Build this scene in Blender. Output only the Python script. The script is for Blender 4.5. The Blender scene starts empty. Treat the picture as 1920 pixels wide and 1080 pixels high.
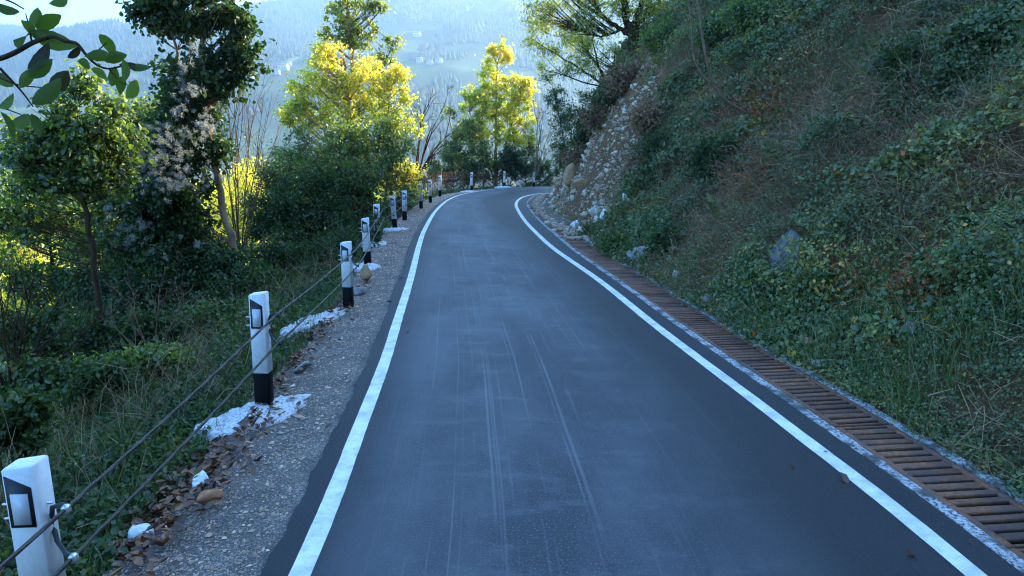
import bpy, math, random
import numpy as np
from mathutils import Vector, Matrix

SC = bpy.context.scene
COL = SC.collection
rng = np.random.default_rng(7)
random.seed(7)
rad = math.radians

# ------------------------------------------------------------------ camera
CAM_H = 2.3
PITCH = math.atan(260 / 1280)
cam_d = bpy.data.cameras.new('camera')
cam_d.lens = 24.0
cam_d.sensor_width = 36.0
cam_d.clip_start = 0.05
cam_d.clip_end = 20000
cam = bpy.data.objects.new('camera', cam_d)
COL.objects.link(cam)
cam.location = (0, 0, CAM_H)
cam.rotation_euler = (math.pi / 2 - PITCH, 0, 0)
SC.camera = cam

# ------------------------------------------------------------------ light
SUN_AZ = rad(52)      # to the right of the view direction (+Y)
SUN_EL = rad(29)
w = bpy.data.worlds.new('World')
SC.world = w
w.use_nodes = True
nt = w.node_tree
nt.nodes.clear()
sky = nt.nodes.new('ShaderNodeTexSky')
sky.sky_type = 'NISHITA'
sky.sun_disc = False
sky.sun_elevation = SUN_EL
sky.sun_rotation = SUN_AZ
sky.air_density = 1.3
sky.dust_density = 0.8
sky.ozone_density = 2.0
bg = nt.nodes.new('ShaderNodeBackground')
bg.inputs['Strength'].default_value = 0.10
out = nt.nodes.new('ShaderNodeOutputWorld')
tintn = nt.nodes.new('ShaderNodeMix'); tintn.data_type = 'RGBA'; tintn.blend_type = 'MULTIPLY'
tintn.inputs[0].default_value = 1.0
tintn.inputs[7].default_value = (0.54, 1.04, 1.62, 1)      # cool evening white balance of the open sky
nt.links.new(sky.outputs[0], tintn.inputs[6]); nt.links.new(tintn.outputs[2], bg.inputs[0])
nt.links.new(bg.outputs[0], out.inputs[0])
sun_d = bpy.data.lights.new('sun', 'SUN')
sun_d.energy = 5.0
sun_d.angle = rad(0.5)
sun_d.color = (1.0, 0.90, 0.70)
sun = bpy.data.objects.new('sun', sun_d)
COL.objects.link(sun)
sdir = Vector((math.sin(SUN_AZ) * math.cos(SUN_EL), math.cos(SUN_AZ) * math.cos(SUN_EL), math.sin(SUN_EL)))
sun.rotation_euler = (-sdir).to_track_quat('-Z', 'Y').to_euler()
sun.location = (30, 10, 60)

SC.view_settings.view_transform = 'Standard'
SC.view_settings.look = 'None'
SC.view_settings.exposure = 2.25
SC.view_settings.gamma = 1.0
SC.view_settings.use_curve_mapping = False
SC.render.engine = 'CYCLES'
SC.cycles.use_denoising = True
SC.cycles.pixel_filter_type = 'BLACKMAN_HARRIS'
SC.cycles.filter_width = 1.15
SC.cycles.max_bounces = 6
SC.cycles.diffuse_bounces = 3
SC.cycles.glossy_bounces = 2
SC.cycles.transmission_bounces = 3
SC.cycles.transparent_max_bounces = 8
SC.cycles.volume_bounces = 1
SC.cycles.sample_clamp_indirect = 6

# ------------------------------------------------------------------ helpers
def tag(o, label=None, cat=None, group=None, kind=None):
    if label: o['label'] = label
    if cat: o['category'] = cat
    if group: o['group'] = group
    if kind: o['kind'] = kind
    return o

def empty(name, loc=(0, 0, 0), rz=0.0, **k):
    o = bpy.data.objects.new(name, None)
    o.empty_display_size = 0.1
    COL.objects.link(o)
    o.location = loc
    o.rotation_euler = (0, 0, rz)
    tag(o, **k)
    return o

class G:
    """collects vertices and faces; builds one mesh"""
    def __init__(s):
        s.V = []; s.F = []; s.T = []; s.n = 0
    def add(s, V, F, tint=0.5):
        V = np.asarray(V, dtype=np.float32).reshape(-1, 3)
        F = np.asarray(F, dtype=np.int32)
        s.V.append(V); s.F.append(F + s.n); s.n += len(V)
        t = np.asarray(tint, dtype=np.float32)
        if t.ndim == 0: t = np.full(len(F), float(t), dtype=np.float32)
        s.T.append(t)
        return s
    def mesh(s, name, mat, smooth=False):
        V = np.concatenate(s.V)
        me = bpy.data.meshes.new(name)
        me.vertices.add(len(V)); me.vertices.foreach_set('co', V.ravel())
        lt = []; li = []
        for f in s.F:
            lt.append(np.full(len(f), f.shape[1], dtype=np.int32)); li.append(f.ravel())
        lt = np.concatenate(lt); li = np.concatenate(li)
        me.loops.add(len(li)); me.loops.foreach_set('vertex_index', li)
        me.polygons.add(len(lt))
        st = np.zeros(len(lt), dtype=np.int32); st[1:] = np.cumsum(lt)[:-1]
        me.polygons.foreach_set('loop_start', st); me.polygons.foreach_set('loop_total', lt)
        if smooth: me.polygons.foreach_set('use_smooth', np.ones(len(lt), dtype=bool))
        a = me.attributes.new('tint', 'FLOAT', 'FACE')
        a.data.foreach_set('value', np.concatenate(s.T))
        me.materials.append(mat)
        me.update(calc_edges=True)
        return me
    def build(s, name, mat, parent=None, smooth=False, **k):
        o = bpy.data.objects.new(name, s.mesh(name, mat, smooth))
        COL.objects.link(o)
        if parent is not None: o.parent = parent
        tag(o, **k)
        return o

def inst(name, me, parent=None, loc=(0, 0, 0), rot=(0, 0, 0), scl=(1, 1, 1), **k):
    o = bpy.data.objects.new(name, me)
    COL.objects.link(o)
    if parent is not None: o.parent = parent
    o.location = loc; o.rotation_euler = rot; o.scale = scl
    tag(o, **k)
    return o

def nrm(a):
    return a / np.maximum(np.linalg.norm(a, axis=-1, keepdims=True), 1e-9)

def box(cx, cy, cz, sx, sy, sz, bev=0.0):
    """box, optionally with chamfered vertical and top edges -> V,F"""
    x, y, z = sx / 2, sy / 2, sz / 2
    if bev <= 0:
        V = [(-x,-y,-z),(x,-y,-z),(x,y,-z),(-x,y,-z),(-x,-y,z),(x,-y,z),(x,y,z),(-x,y,z)]
        F = [(0,3,2,1),(4,5,6,7),(0,1,5,4),(1,2,6,5),(2,3,7,6),(3,0,4,7)]
        V = np.array(V) + (cx, cy, cz)
        return V, F
    b = bev
    ring = lambda X, Y, Z: [(-X+b,-Y,Z),(X-b,-Y,Z),(X,-Y+b,Z),(X,Y-b,Z),(X-b,Y,Z),(-X+b,Y,Z),(-X,Y-b,Z),(-X,-Y+b,Z)]
    V = ring(x, y, -z) + ring(x, y, z - b) + ring(x - b, y - b, z)
    F = []
    for r in range(2):
        for i in range(8):
            j = (i + 1) % 8
            F.append((r*8+i, r*8+j, r*8+8+j, r*8+8+i))
    V.append((0, 0, z)); V.append((0, 0, -z))
    T = [(16+i, 16+(i+1) % 8, 24) for i in range(8)] + [((i+1) % 8, i, 25) for i in range(8)]
    return np.array(V) + (cx, cy, cz), (F, T)

def addbox(g, *a, tint=0.5, R=None, off=None, **k):
    V, F = box(*a, **k)
    V = np.asarray(V, dtype=float)
    if R is not None: V = V @ np.asarray(R).T
    if off is not None: V = V + off
    if isinstance(F, tuple):
        n0 = g.n
        g.add(V, F[0], tint)
        g.V.append(np.zeros((0, 3), dtype=np.float32)); g.F.append(np.array(F[1], dtype=np.int32) + n0)
        g.T.append(np.full(len(F[1]), tint, dtype=np.float32))
    else:
        g.add(V, F, tint)

def tube(g, P, R, n=6, tint=0.5, cap=True):
    P = np.asarray(P, dtype=float); m = len(P)
    R = np.broadcast_to(np.asarray(R, dtype=float), (m,))
    T = nrm(np.gradient(P, axis=0))
    up = np.array([0, 0, 1.0]) if abs(T[0][2]) < 0.9 else np.array([1.0, 0, 0])
    A = nrm(np.cross(T, up)); B = np.cross(T, A)
    an = np.linspace(0, 2*np.pi, n, endpoint=False)
    V = P[:, None] + R[:, None, None] * (np.cos(an)[None, :, None]*A[:, None] + np.sin(an)[None, :, None]*B[:, None])
    i = np.arange(m-1)[:, None]*n; j = np.arange(n)[None]; k = (j+1) % n
    F = np.stack([i+j, i+k, i+n+k, i+n+j], -1).reshape(-1, 4)
    g.add(V.reshape(-1, 3), F, tint)
    if cap:
        n0 = g.n - m*n
        g.F.append(np.array([list(range(n0+(m-1)*n, n0+m*n))], dtype=np.int32)); g.V.append(np.zeros((0, 3), np.float32)); g.T.append(np.full(1, tint, np.float32))

def sticks(g, P0, P1, r0, r1, tint=0.5):
    """many thin three-sided rods at once"""
    P0 = np.asarray(P0, float); P1 = np.asarray(P1, float); N = len(P0)
    if N == 0: return
    r0 = np.broadcast_to(np.asarray(r0, float), (N,)); r1 = np.broadcast_to(np.asarray(r1, float), (N,))
    d = nrm(P1 - P0)
    u = np.where(np.abs(d[:, 2:3]) < 0.9, np.array([[0, 0, 1.0]]), np.array([[1.0, 0, 0]]))
    A = nrm(np.cross(d, u)); B = np.cross(d, A)
    V = np.zeros((N, 6, 3))
    for k in range(3):
        c, s = math.cos(k*2.0944), math.sin(k*2.0944)
        o = c*A + s*B
        V[:, k] = P0 + o*r0[:, None]; V[:, 3+k] = P1 + o*r1[:, None]
    base = (np.arange(N)*6)[:, None, None]
    F = base + np.array([[0, 1, 4, 3], [1, 2, 5, 4], [2, 0, 3, 5]])[None]
    t = np.repeat(np.broadcast_to(np.asarray(tint, float), (N,)), 3)
    g.add(V.reshape(-1, 3), F.reshape(-1, 4), t)

def straws(g, P0, P1, r0, r1, tint=0.5):
    P0 = np.asarray(P0, float); P1 = np.asarray(P1, float); n_ = len(P0)
    if n_ == 0: return
    d = nrm(P1-P0); A = nrm(np.cross(d, rng.normal(size=(n_, 3))))
    V = np.stack([P0-A*r0*1.1, P0+A*r0*1.1, P1+A*r1*1.1, P1-A*r1*1.1], 1)
    g.add(V.reshape(-1, 3), (np.arange(n_)*4)[:, None]+np.array([[0, 1, 2, 3]]), np.broadcast_to(np.asarray(tint, float), (n_,)))

def leaves(g, C, size, tint, axis=None, wid=0.6, fold=0.18, hi=False, flat=0.0, nbias=None):
    """folded leaf blades; C centres (N,3)"""
    N = len(C)
    if N == 0: return
    C = np.asarray(C, float)
    size = np.broadcast_to(np.asarray(size, float), (N,))[:, None]
    a = nrm(rng.normal(size=(N, 3))) if axis is None else nrm(np.asarray(axis, float) + 0.35*rng.normal(size=(N, 3)))
    n = rng.normal(size=(N, 3))
    if nbias is not None: n = n*(1-flat) + np.asarray(nbias)*flat*3
    b = nrm(np.cross(a, n)); n = np.cross(b, a)
    w_ = wid*0.5
    if hi:
        pts = [(-.5, 0, 0), (-.2, w_*.85, fold*.7), (.2, w_*.8, fold*.7), (.5, 0, -fold*.6), (.2, -w_*.8, fold*.7), (-.2, -w_*.85, fold*.7)]
        fa = [[0, 1, 2, 3], [0, 3, 4, 5]]
    else:
        pts = [(-.5, 0, 0), (0, w_, fold*.6), (.5, 0, 0), (0, -w_, fold*.6)]
        fa = [[0, 1, 2], [0, 2, 3]]
    V = np.stack([C + size*(p[0]*a + p[1]*b + p[2]*n) for p in pts], 1)
    F = (np.arange(N)*len(pts))[:, None, None] + np.array(fa)[None]
    t = np.repeat(np.broadcast_to(np.asarray(tint, float), (N,)), 2)
    g.add(V.reshape(-1, 3), F.reshape(-1, len(fa[0])), t)

def blades(g, P, h, lean, wid, tint, bend=0.5):
    """grass blades: base P, height h, lean vectors (N,3)"""
    N = len(P)
    if N == 0: return
    h = np.broadcast_to(np.asarray(h, float), (N,))[:, None]
    an = rng.uniform(0, 6.28, N); s = np.stack([np.cos(an), np.sin(an), 0*an], 1)*np.broadcast_to(np.asarray(wid, float), (N,))[:, None]
    up = np.array([[0, 0, 1.0]])
    m = P + h*0.55*(up + lean*0.35)
    t_ = P + h*(up*(1-bend*0.3) + lean*(0.6+bend*0.6))
    V = np.stack([P - s, P + s, m + s*.7, m - s*.7, t_], 1)
    F4 = (np.arange(N)*5)[:, None] + np.array([[0, 1, 2, 3]]); F3 = (np.arange(N)*5)[:, None] + np.array([[3, 2, 4]])
    tt = np.broadcast_to(np.asarray(tint, float), (N,))
    n0 = g.n
    g.add(V.reshape(-1, 3), F4, tt)
    g.V.append(np.zeros((0, 3), np.float32)); g.F.append((F3+n0).astype(np.int32)); g.T.append(tt.astype(np.float32))

def hash2(ix, iy, s=0):
    h = (ix.astype(np.int64)*374761393 + iy.astype(np.int64)*668265263 + s*974634777) & 0xFFFFFFFF
    h = ((h ^ (h >> 13))*1274126177) & 0xFFFFFFFF
    return ((h ^ (h >> 16)) & 0xFFFF)/65535.0

def vn(x, y, s=0):
    x = np.asarray(x, float); y = np.asarray(y, float)
    ix = np.floor(x); iy = np.floor(y); fx = x-ix; fy = y-iy
    fx = fx*fx*(3-2*fx); fy = fy*fy*(3-2*fy)
    a = hash2(ix, iy, s); b = hash2(ix+1, iy, s); c = hash2(ix, iy+1, s); d = hash2(ix+1, iy+1, s)
    return (a*(1-fx)+b*fx)*(1-fy) + (c*(1-fx)+d*fx)*fy

def fbm(x, y, o=4, s=0):
    t = 0; a = 0.5; x = np.asarray(x, float); y = np.asarray(y, float)
    for k in range(o):
        t = t + a*(vn(x, y, s+k*17)-0.5)*2; x = x*2.03+11.3; y = y*2.03+5.7; a *= 0.5
    return t

def sstep(a, b, x):
    t = np.clip((np.asarray(x, float)-a)/(b-a), 0, 1); return t*t*(3-2*t)

def W(u, v, y):
    """the place seen at photo position (u,v) at distance y along the road"""
    a = (u-960)/1280; b = (v-540)/1280
    dx, dy, dz = a, math.cos(PITCH)-b*math.sin(PITCH), -math.sin(PITCH)-b*math.cos(PITCH)
    t = y/dy
    return np.array([dx*t, y, CAM_H+dz*t])

def WG(u, v, z=0.0):
    a = (u-960)/1280; b = (v-540)/1280
    dx, dy, dz = a, math.cos(PITCH)-b*math.sin(PITCH), -math.sin(PITCH)-b*math.cos(PITCH)
    t = (z-CAM_H)/dz
    return np.array([dx*t, dy*t, z])

# ------------------------------------------------------------------ materials
def new_mat(name):
    m = bpy.data.materials.new(name); m.use_nodes = True
    t = m.node_tree; t.nodes.clear()
    o = t.nodes.new('ShaderNodeOutputMaterial')
    return m, t, o

def N(t, typ, **k):
    n = t.nodes.new(typ)
    for a, b in k.items():
        if a.startswith('i_'):
            n.inputs[a[2:].replace('_', ' ')].default_value = b
        else: setattr(n, a, b)
    return n

def noise(t, vec, scale, detail=4, rough=0.6, dim='3D'):
    n = t.nodes.new('ShaderNodeTexNoise'); n.inputs['Scale'].default_value = scale
    n.inputs['Detail'].default_value = detail; n.inputs['Roughness'].default_value = rough
    if vec is not None: t.links.new(vec, n.inputs['Vector'])
    return n.outputs['Fac']

def ramp(t, fac, stops, interp='LINEAR'):
    r = t.nodes.new('ShaderNodeValToRGB'); r.color_ramp.interpolation = interp
    e = r.color_ramp.elements
    while len(e) < len(stops): e.new(0.5)
    for i, (p, c) in enumerate(stops):
        e[i].position = p; e[i].color = (*c, 1) if len(c) == 3 else c
    t.links.new(fac, r.inputs[0])
    return r.outputs[0]

def g3(v): return (v, v, v)

def mixc(t, fac, a, b, blend='MIX'):
    m = t.nodes.new('ShaderNodeMix'); m.data_type = 'RGBA'; m.blend_type = blend
    for s, v in ((m.inputs[0], fac), (m.inputs[6], a), (m.inputs[7], b)):
        if isinstance(v, (int, float)): s.default_value = v
        elif isinstance(v, tuple): s.default_value = (*v, 1)
        else: t.links.new(v, s)
    return m.outputs[2]

def bump(t, h, strength=0.5, dist=0.01):
    b = t.nodes.new('ShaderNodeBump'); b.inputs['Strength'].default_value = strength; b.inputs['Distance'].default_value = dist
    t.links.new(h, b.inputs['Height']); return b.outputs[0]

def pbsdf(t, o, col, rough=0.8, metal=0.0, normal=None, spec=0.4):
    p = t.nodes.new('ShaderNodeBsdfPrincipled')
    if isinstance(col, tuple): p.inputs['Base Color'].default_value = (*col, 1)
    else: t.links.new(col, p.inputs['Base Color'])
    if isinstance(rough, (int, float)): p.inputs['Roughness'].default_value = rough
    else: t.links.new(rough, p.inputs['Roughness'])
    p.inputs['Metallic'].default_value = metal
    p.inputs['Specular IOR Level'].default_value = spec
    if normal is not None: t.links.new(normal, p.inputs['Normal'])
    t.links.new(p.outputs[0], o.inputs[0]); return p

def pos(t):
    return t.nodes.new('ShaderNodeNewGeometry').outputs['Position']

def mapv(t, vec, scale):
    m = t.nodes.new('ShaderNodeMapping'); m.inputs['Scale'].default_value = scale
    t.links.new(vec, m.inputs['Vector']); return m.outputs[0]

def leaf_mat(name, stops, trans=0.45, gloss=0.05, patch=None):
    m, t, o = new_mat(name)
    at = N(t, 'ShaderNodeAttribute', attribute_name='tint')
    c = ramp(t, at.outputs['Fac'], stops)
    if patch:
        nz = noise(t, pos(t), patch[0], 3)
        c = mixc(t, ramp(t, nz, [(0.45, g3(0)), (0.62, g3(patch[2]))]), c, patch[1])
    d = N(t, 'ShaderNodeBsdfDiffuse'); tr = N(t, 'ShaderNodeBsdfTranslucent'); gl = N(t, 'ShaderNodeBsdfGlossy'); gl.inputs['Roughness'].default_value = 0.42
    t.links.new(c, d.inputs[0])
    tc = N(t, 'ShaderNodeHueSaturation', i_Saturation=1.12, i_Value=1.35); t.links.new(c, tc.inputs['Color']); t.links.new(tc.outputs[0], tr.inputs[0])
    m1 = N(t, 'ShaderNodeMixShader'); m1.inputs[0].default_value = trans
    t.links.new(d.outputs[0], m1.inputs[1]); t.links.new(tr.outputs[0], m1.inputs[2])
    m2 = N(t, 'ShaderNodeMixShader'); m2.inputs[0].default_value = gloss
    t.links.new(m1.outputs[0], m2.inputs[1]); t.links.new(gl.outputs[0], m2.inputs[2])
    t.links.new(m2.outputs[0], o.inputs[0])
    return m

def bark_mat(name, a, b, scale=12):
    m, t, o = new_mat(name)
    v = mapv(t, pos(t), (1, 1, 0.3))
    f = noise(t, v, scale, 5, 0.7)
    pbsdf(t, o, ramp(t, f, [(0.3, a), (0.7, b)]), 0.9, normal=bump(t, f, 0.8, 0.02), spec=0.15)
    return m

def plain(name, col, rough=0.6, metal=0.0, var=0.15, scale=30, bmp=0.2, spec=0.4):
    m, t, o = new_mat(name)
    f = noise(t, pos(t), scale, 4)
    c = ramp(t, f, [(0.3, tuple(x*(1-var) for x in col)), (0.7, tuple(min(1, x*(1+var)) for x in col))])
    pbsdf(t, o, c, rough, metal, bump(t, f, bmp, 0.004), spec)
    return m

M = {}
# asphalt: follows the road through the strip coordinates (across, along)
def asphalt():
    m, t, o = new_mat('asphalt')
    at = N(t, 'ShaderNodeAttribute', attribute_name='strip')
    P = at.outputs['Vector']
    sx = N(t, 'ShaderNodeSeparateXYZ'); t.links.new(P, sx.inputs[0])
    fine = noise(t, P, 220, 3, 0.8)
    grain = noise(t, P, 60, 4, 0.7)
    big = noise(t, mapv(t, P, (1, 0.4, 1)), 0.9, 5, 0.6)
    col = ramp(t, fine, [(0.3, (0.023, 0.025, 0.029)), (0.55, (0.042, 0.046, 0.053)), (0.8, (0.085, 0.09, 0.1))])
    spk = noise(t, P, 75, 2, 0.6); col = mixc(t, ramp(t, spk, [(0.57, g3(0)), (0.72, g3(1))]), col, (0.17, 0.18, 0.20))
    spd = noise(t, P, 48, 3, 0.7); col = mixc(t, ramp(t, spd, [(0.3, g3(0.5)), (0.5, g3(0))]), col, (0.015, 0.016, 0.018))
    col = mixc(t, ramp(t, big, [(0.38, g3(0.0)), (0.60, g3(0.9))]), col, (0.085, 0.092, 0.103))
    # long wheel-scrape streaks along the lane
    st = noise(t, mapv(t, P, (11, 0.006, 1)), 3.0, 1.5, 0.5)
    st2 = noise(t, mapv(t, P, (6, 0.30, 1)), 1.1, 3, 0.6)
    sm = ramp(t, st, [(0.575, g3(0)), (0.67, g3(0.6))])
    sm2 = ramp(t, st2, [(0.45, g3(0)), (0.60, g3(1))])
    mm = N(t, 'ShaderNodeMath', operation='MULTIPLY'); t.links.new(sm, mm.inputs[0]); t.links.new(sm2, mm.inputs[1])
    col = mixc(t, mm.outputs[0], col, (0.15, 0.155, 0.16))
    # cross-wise roller marks and dust smears
    cr = noise(t, mapv(t, P, (0.9, 1.7, 1)), 1.7, 7, 0.72)
    crm = ramp(t, cr, [(0.52, g3(0)), (0.70, g3(0.5))])
    mid = ramp(t, sx.outputs[0], [(0.28, g3(0)), (0.42, g3(1)), (0.66, g3(1)), (0.8, g3(0))])
    mm2 = N(t, 'ShaderNodeMath', operation='MULTIPLY'); t.links.new(crm, mm2.inputs[0])
    sc = N(t, 'ShaderNodeMapRange'); t.links.new(sx.outputs[0], sc.inputs[0])
    sc.inputs[1].default_value = -0.3; sc.inputs[2].default_value = 4.0
    mid = ramp(t, sc.outputs[0], [(0.08, g3(0)), (0.3, g3(1)), (0.7, g3(1)), (0.88, g3(0))])
    t.links.new(mid, mm2.inputs[1])
    col = mixc(t, mm2.outputs[0], col, (0.15, 0.155, 0.16))
    # dark fresh margin on the drain side
    edge = ramp(t, sc.outputs[0], [(0.05, g3(0.0)), (0.17, g3(1)), (0.52, g3(1)), (0.80, g3(0.0))])
    col = mixc(t, edge, mixc(t, 0.88, col, (0.013, 0.014, 0.016)), col)
    rf = ramp(t, grain, [(0.3, g3(0.55)), (0.7, g3(0.8))])
    pbsdf(t, o, col, rf, normal=bump(t, fine, 0.55, 0.006), spec=0.3)
    return m
M['asphalt'] = asphalt()

def paint_line():
    m, t, o = new_mat('road_paint')
    P = N(t, 'ShaderNodeAttribute', attribute_name='strip').outputs['Vector']
    f = noise(t, P, 90, 4, 0.75); b = noise(t, P, 5, 4, 0.7)
    c = ramp(t, f, [(0.28, g3(0.35)), (0.42, g3(0.72)), (0.7, g3(0.84))])
    crk = noise(t, mapv(t, P, (0.25, 1.0, 1)), 7, 5, 0.8)
    c = mixc(t, ramp(t, crk, [(0.69, g3(0)), (0.73, g3(0.55))]), c, (0.12, 0.12, 0.13))
    c = mixc(t, ramp(t, b, [(0.38, g3(0.6)), (0.6, g3(0))]), c, (0.33, 0.33, 0.33))
    chip = noise(t, P, 26, 5, 0.8); c = mixc(t, ramp(t, chip, [(0.64, g3(0)), (0.69, g3(0.8))]), c, (0.08, 0.08, 0.085))
    pbsdf(t, o, c, 0.6, normal=bump(t, f, 0.4, 0.004))
    return m
M['line'] = paint_line()

def gravel_mat(name, c0, c1, c2, sc=55):
    m, t, o = new_mat(name)
    P = pos(t)
    vo = N(t, 'ShaderNodeTexVoronoi'); vo.inputs['Scale'].default_value = sc; t.links.new(P, vo.inputs['Vector'])
    sp = N(t, 'ShaderNodeSeparateColor'); t.links.new(vo.outputs['Color'], sp.inputs[0])
    c = ramp(t, sp.outputs[0], [(0.0, c0), (0.6, c1), (1.0, c2)])
    big = noise(t, P, 2.5, 5)
    c = mixc(t, ramp(t, big, [(0.35, g3(0.75)), (0.65, g3(0.0))]), c, (0.10, 0.095, 0.085))
    c = mixc(t, ramp(t, vo.outputs['Distance'], [(0.3, g3(0)), (0.75, g3(0.7))]), c, (0.05, 0.048, 0.044))
    inv = N(t, 'ShaderNodeMath', operation='MULTIPLY'); inv.inputs[1].default_value = -1; t.links.new(vo.outputs['Distance'], inv.inputs[0])
    pbsdf(t, o, c, 0.9, normal=bump(t, inv.outputs[0], 0.9, 0.012), spec=0.2)
    return m
M['gravel'] = gravel_mat('gravel_bed', (0.151, 0.125, 0.106), (0.275, 0.231, 0.203), (0.578, 0.486, 0.425), 95)

def tint_mat(name, stops, rough=0.85, bscale=25, bstr=0.6, bd=0.01, spec=0.25, metal=0.0):
    m, t, o = new_mat(name)
    at = N(t, 'ShaderNodeAttribute', attribute_name='tint')
    f = noise(t, pos(t), bscale, 5, 0.7)
    c = ramp(t, at.outputs['Fac'], stops)
    c = mixc(t, ramp(t, f, [(0.3, g3(0.0)), (0.75, g3(0.55))]), c, tuple(x*0.45 for x in stops[len(stops)//2][1]))
    pbsdf(t, o, c, rough, metal, bump(t, f, bstr, bd), spec)
    return m
M['stone'] = tint_mat('stone', [(0, (0.182, 0.120, 0.083)), (0.5, (0.394, 0.262, 0.183)), (0.8, (0.637, 0.437, 0.308)), (1, (0.911, 0.634, 0.458))])
M['rock'] = tint_mat('rock', [(0, (0.240, 0.159, 0.098)), (0.4, (0.405, 0.281, 0.186)), (0.75, (0.600, 0.451, 0.323)), (1, (0.930, 0.732, 0.557))], bscale=9, bd=0.03)
M['dark_rock'] = plain('dark_rock', (0.115, 0.11, 0.10), 0.9, var=0.8, scale=14, bmp=2.5, spec=0.1)
M['orange_rock'] = plain('orange_rock', (0.364, 0.160, 0.072), 0.85, var=0.35, scale=14, bmp=0.7)
M['white_rock'] = plain('white_rock', (0.62, 0.62, 0.60), 0.8, var=0.3, scale=16, bmp=0.7)
M['grey_rock'] = plain('grey_rock', (0.24, 0.24, 0.23), 0.85, var=0.45, scale=12, bmp=0.8)
M['tan_rock'] = plain('tan_rock', (0.378, 0.220, 0.108), 0.85, var=0.3, scale=12, bmp=0.7)

def soil_mat(name, a, b, c2, sc=1.6):
    m, t, o = new_mat(name)
    P = pos(t)
    f = noise(t, P, sc, 6, 0.7); f2 = noise(t, P, 26, 5, 0.75)
    c = ramp(t, f, [(0.3, a), (0.52, b), (0.75, c2)])
    c = mixc(t, ramp(t, f2, [(0.3, g3(0.0)), (0.7, g3(0.6))]), c, tuple(x*0.4 for x in b))
    pbsdf(t, o, c, 0.95, normal=bump(t, f2, 1.0, 0.05), spec=0.1)
    return m
M['hill_soil'] = soil_mat('hill_soil', (0.148, 0.080, 0.039), (0.230, 0.118, 0.060), (0.352, 0.187, 0.099))
M['bank_soil'] = soil_mat('bank_soil', (0.059, 0.054, 0.017), (0.101, 0.066, 0.026), (0.151, 0.090, 0.043))
M['channel'] = plain('channel_concrete', (0.10, 0.095, 0.09), 0.95, var=0.4, scale=12)

def edging_mat():
    m, t, o = new_mat('edging_concrete')
    P = pos(t); f = noise(t, P, 38, 4, 0.75); b = noise(t, P, 4.5, 4, 0.6)
    c = ramp(t, f, [(0.40, (0.05, 0.05, 0.05)), (0.50, (0.38, 0.38, 0.37)), (0.7, (0.66, 0.66, 0.65))])
    c = mixc(t, ramp(t, b, [(0.46, g3(0)), (0.60, g3(0.9))]), c, (0.07, 0.065, 0.06))
    pbsdf(t, o, c, 0.9, normal=bump(t, f, 0.8, 0.012), spec=0.2)
    return m
M['edging'] = edging_mat()

def pad_mat():
    m, t, o = new_mat('lime_concrete')
    P = pos(t); f = noise(t, P, 42, 4, 0.8); b = noise(t, P, 7, 4)
    c = ramp(t, f, [(0.36, (0.13, 0.13, 0.13)), (0.47, (0.6, 0.6, 0.59)), (0.7, (0.8, 0.8, 0.79))])
    c = mixc(t, ramp(t, b, [(0.58, g3(0)), (0.72, g3(0.7))]), c, (0.28, 0.27, 0.26))
    pbsdf(t, o, c, 0.9, normal=bump(t, f, 0.9, 0.012), spec=0.2)
    return m
M['pad'] = pad_mat()

def rust_mat():
    m, t, o = new_mat('rusty_iron')
    oi = N(t, 'ShaderNodeObjectInfo')
    P = pos(t); f = noise(t, P, 22, 6, 0.75); b = noise(t, P, 3, 4)
    c = ramp(t, f, [(0.25, (0.075, 0.030, 0.016)), (0.5, (0.17, 0.066, 0.032)), (0.72, (0.28, 0.12, 0.058))])
    c = mixc(t, ramp(t, b, [(0.45, g3(0)), (0.6, g3(0.6))]), c, (0.065, 0.05, 0.045))
    hv = N(t, 'ShaderNodeHueSaturation'); t.links.new(c, hv.inputs['Color'])
    mr = N(t, 'ShaderNodeMapRange'); mr.inputs[3].default_value = 0.6; mr.inputs[4].default_value = 1.3
    t.links.new(oi.outputs['Random'], mr.inputs[0]); t.links.new(mr.outputs[0], hv.inputs['Value'])
    pbsdf(t, o, hv.outputs[0], 0.75, 0.0, bump(t, f, 0.6, 0.004), 0.35)
    return m
M['rust'] = rust_mat()
M['old_rust'] = plain('old_rusty_iron', (0.140, 0.045, 0.020), 0.85, var=0.35, scale=20)

def post_paint(name, col, dirt):
    m, t, o = new_mat(name)
    P = pos(t); f = noise(t, P, 18, 5, 0.7); s = noise(t, mapv(t, P, (1, 1, 0.15)), 30, 3)
    c = mixc(t, ramp(t, f, [(0.5, g3(0)), (0.75, g3(0.35))]), col, dirt)
    c = mixc(t, ramp(t, s, [(0.55, g3(0)), (0.8, g3(0.25))]), c, dirt)
    pbsdf(t, o, c, 0.6, normal=bump(t, f, 0.25, 0.003), spec=0.06)
    return m
M['white_paint'] = post_paint('white_post_paint', (0.78, 0.78, 0.78), (0.36, 0.34, 0.30))
M['black_paint'] = post_paint('black_post_paint', (0.006, 0.006, 0.007), (0.012, 0.012, 0.012))
M['reflector'] = plain('reflector_sheet', (0.55, 0.56, 0.58), 0.3, var=0.06, scale=60, spec=0.6)
M['rubber'] = plain('black_panel', (0.015, 0.015, 0.017), 0.45)
M['steel'] = plain('galvanised_bolt', (0.6, 0.6, 0.6), 0.35, 0.6)
M['black_iron'] = plain('black_iron', (0.025, 0.025, 0.027), 0.5)
def rope_mat():
    m, t, o = new_mat('wire_rope')
    P = pos(t); wv = N(t, 'ShaderNodeTexWave'); wv.inputs['Scale'].default_value = 28; wv.inputs['Distortion'].default_value = 1.5
    t.links.new(P, wv.inputs['Vector'])
    c = ramp(t, wv.outputs['Fac'], [(0.2, (0.035, 0.028, 0.022)), (0.8, (0.09, 0.072, 0.058))])
    pbsdf(t, o, c, 0.6, 0.2, bump(t, wv.outputs['Fac'], 0.9, 0.003), 0.4)
    return m
M['rope'] = rope_mat()
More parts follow.
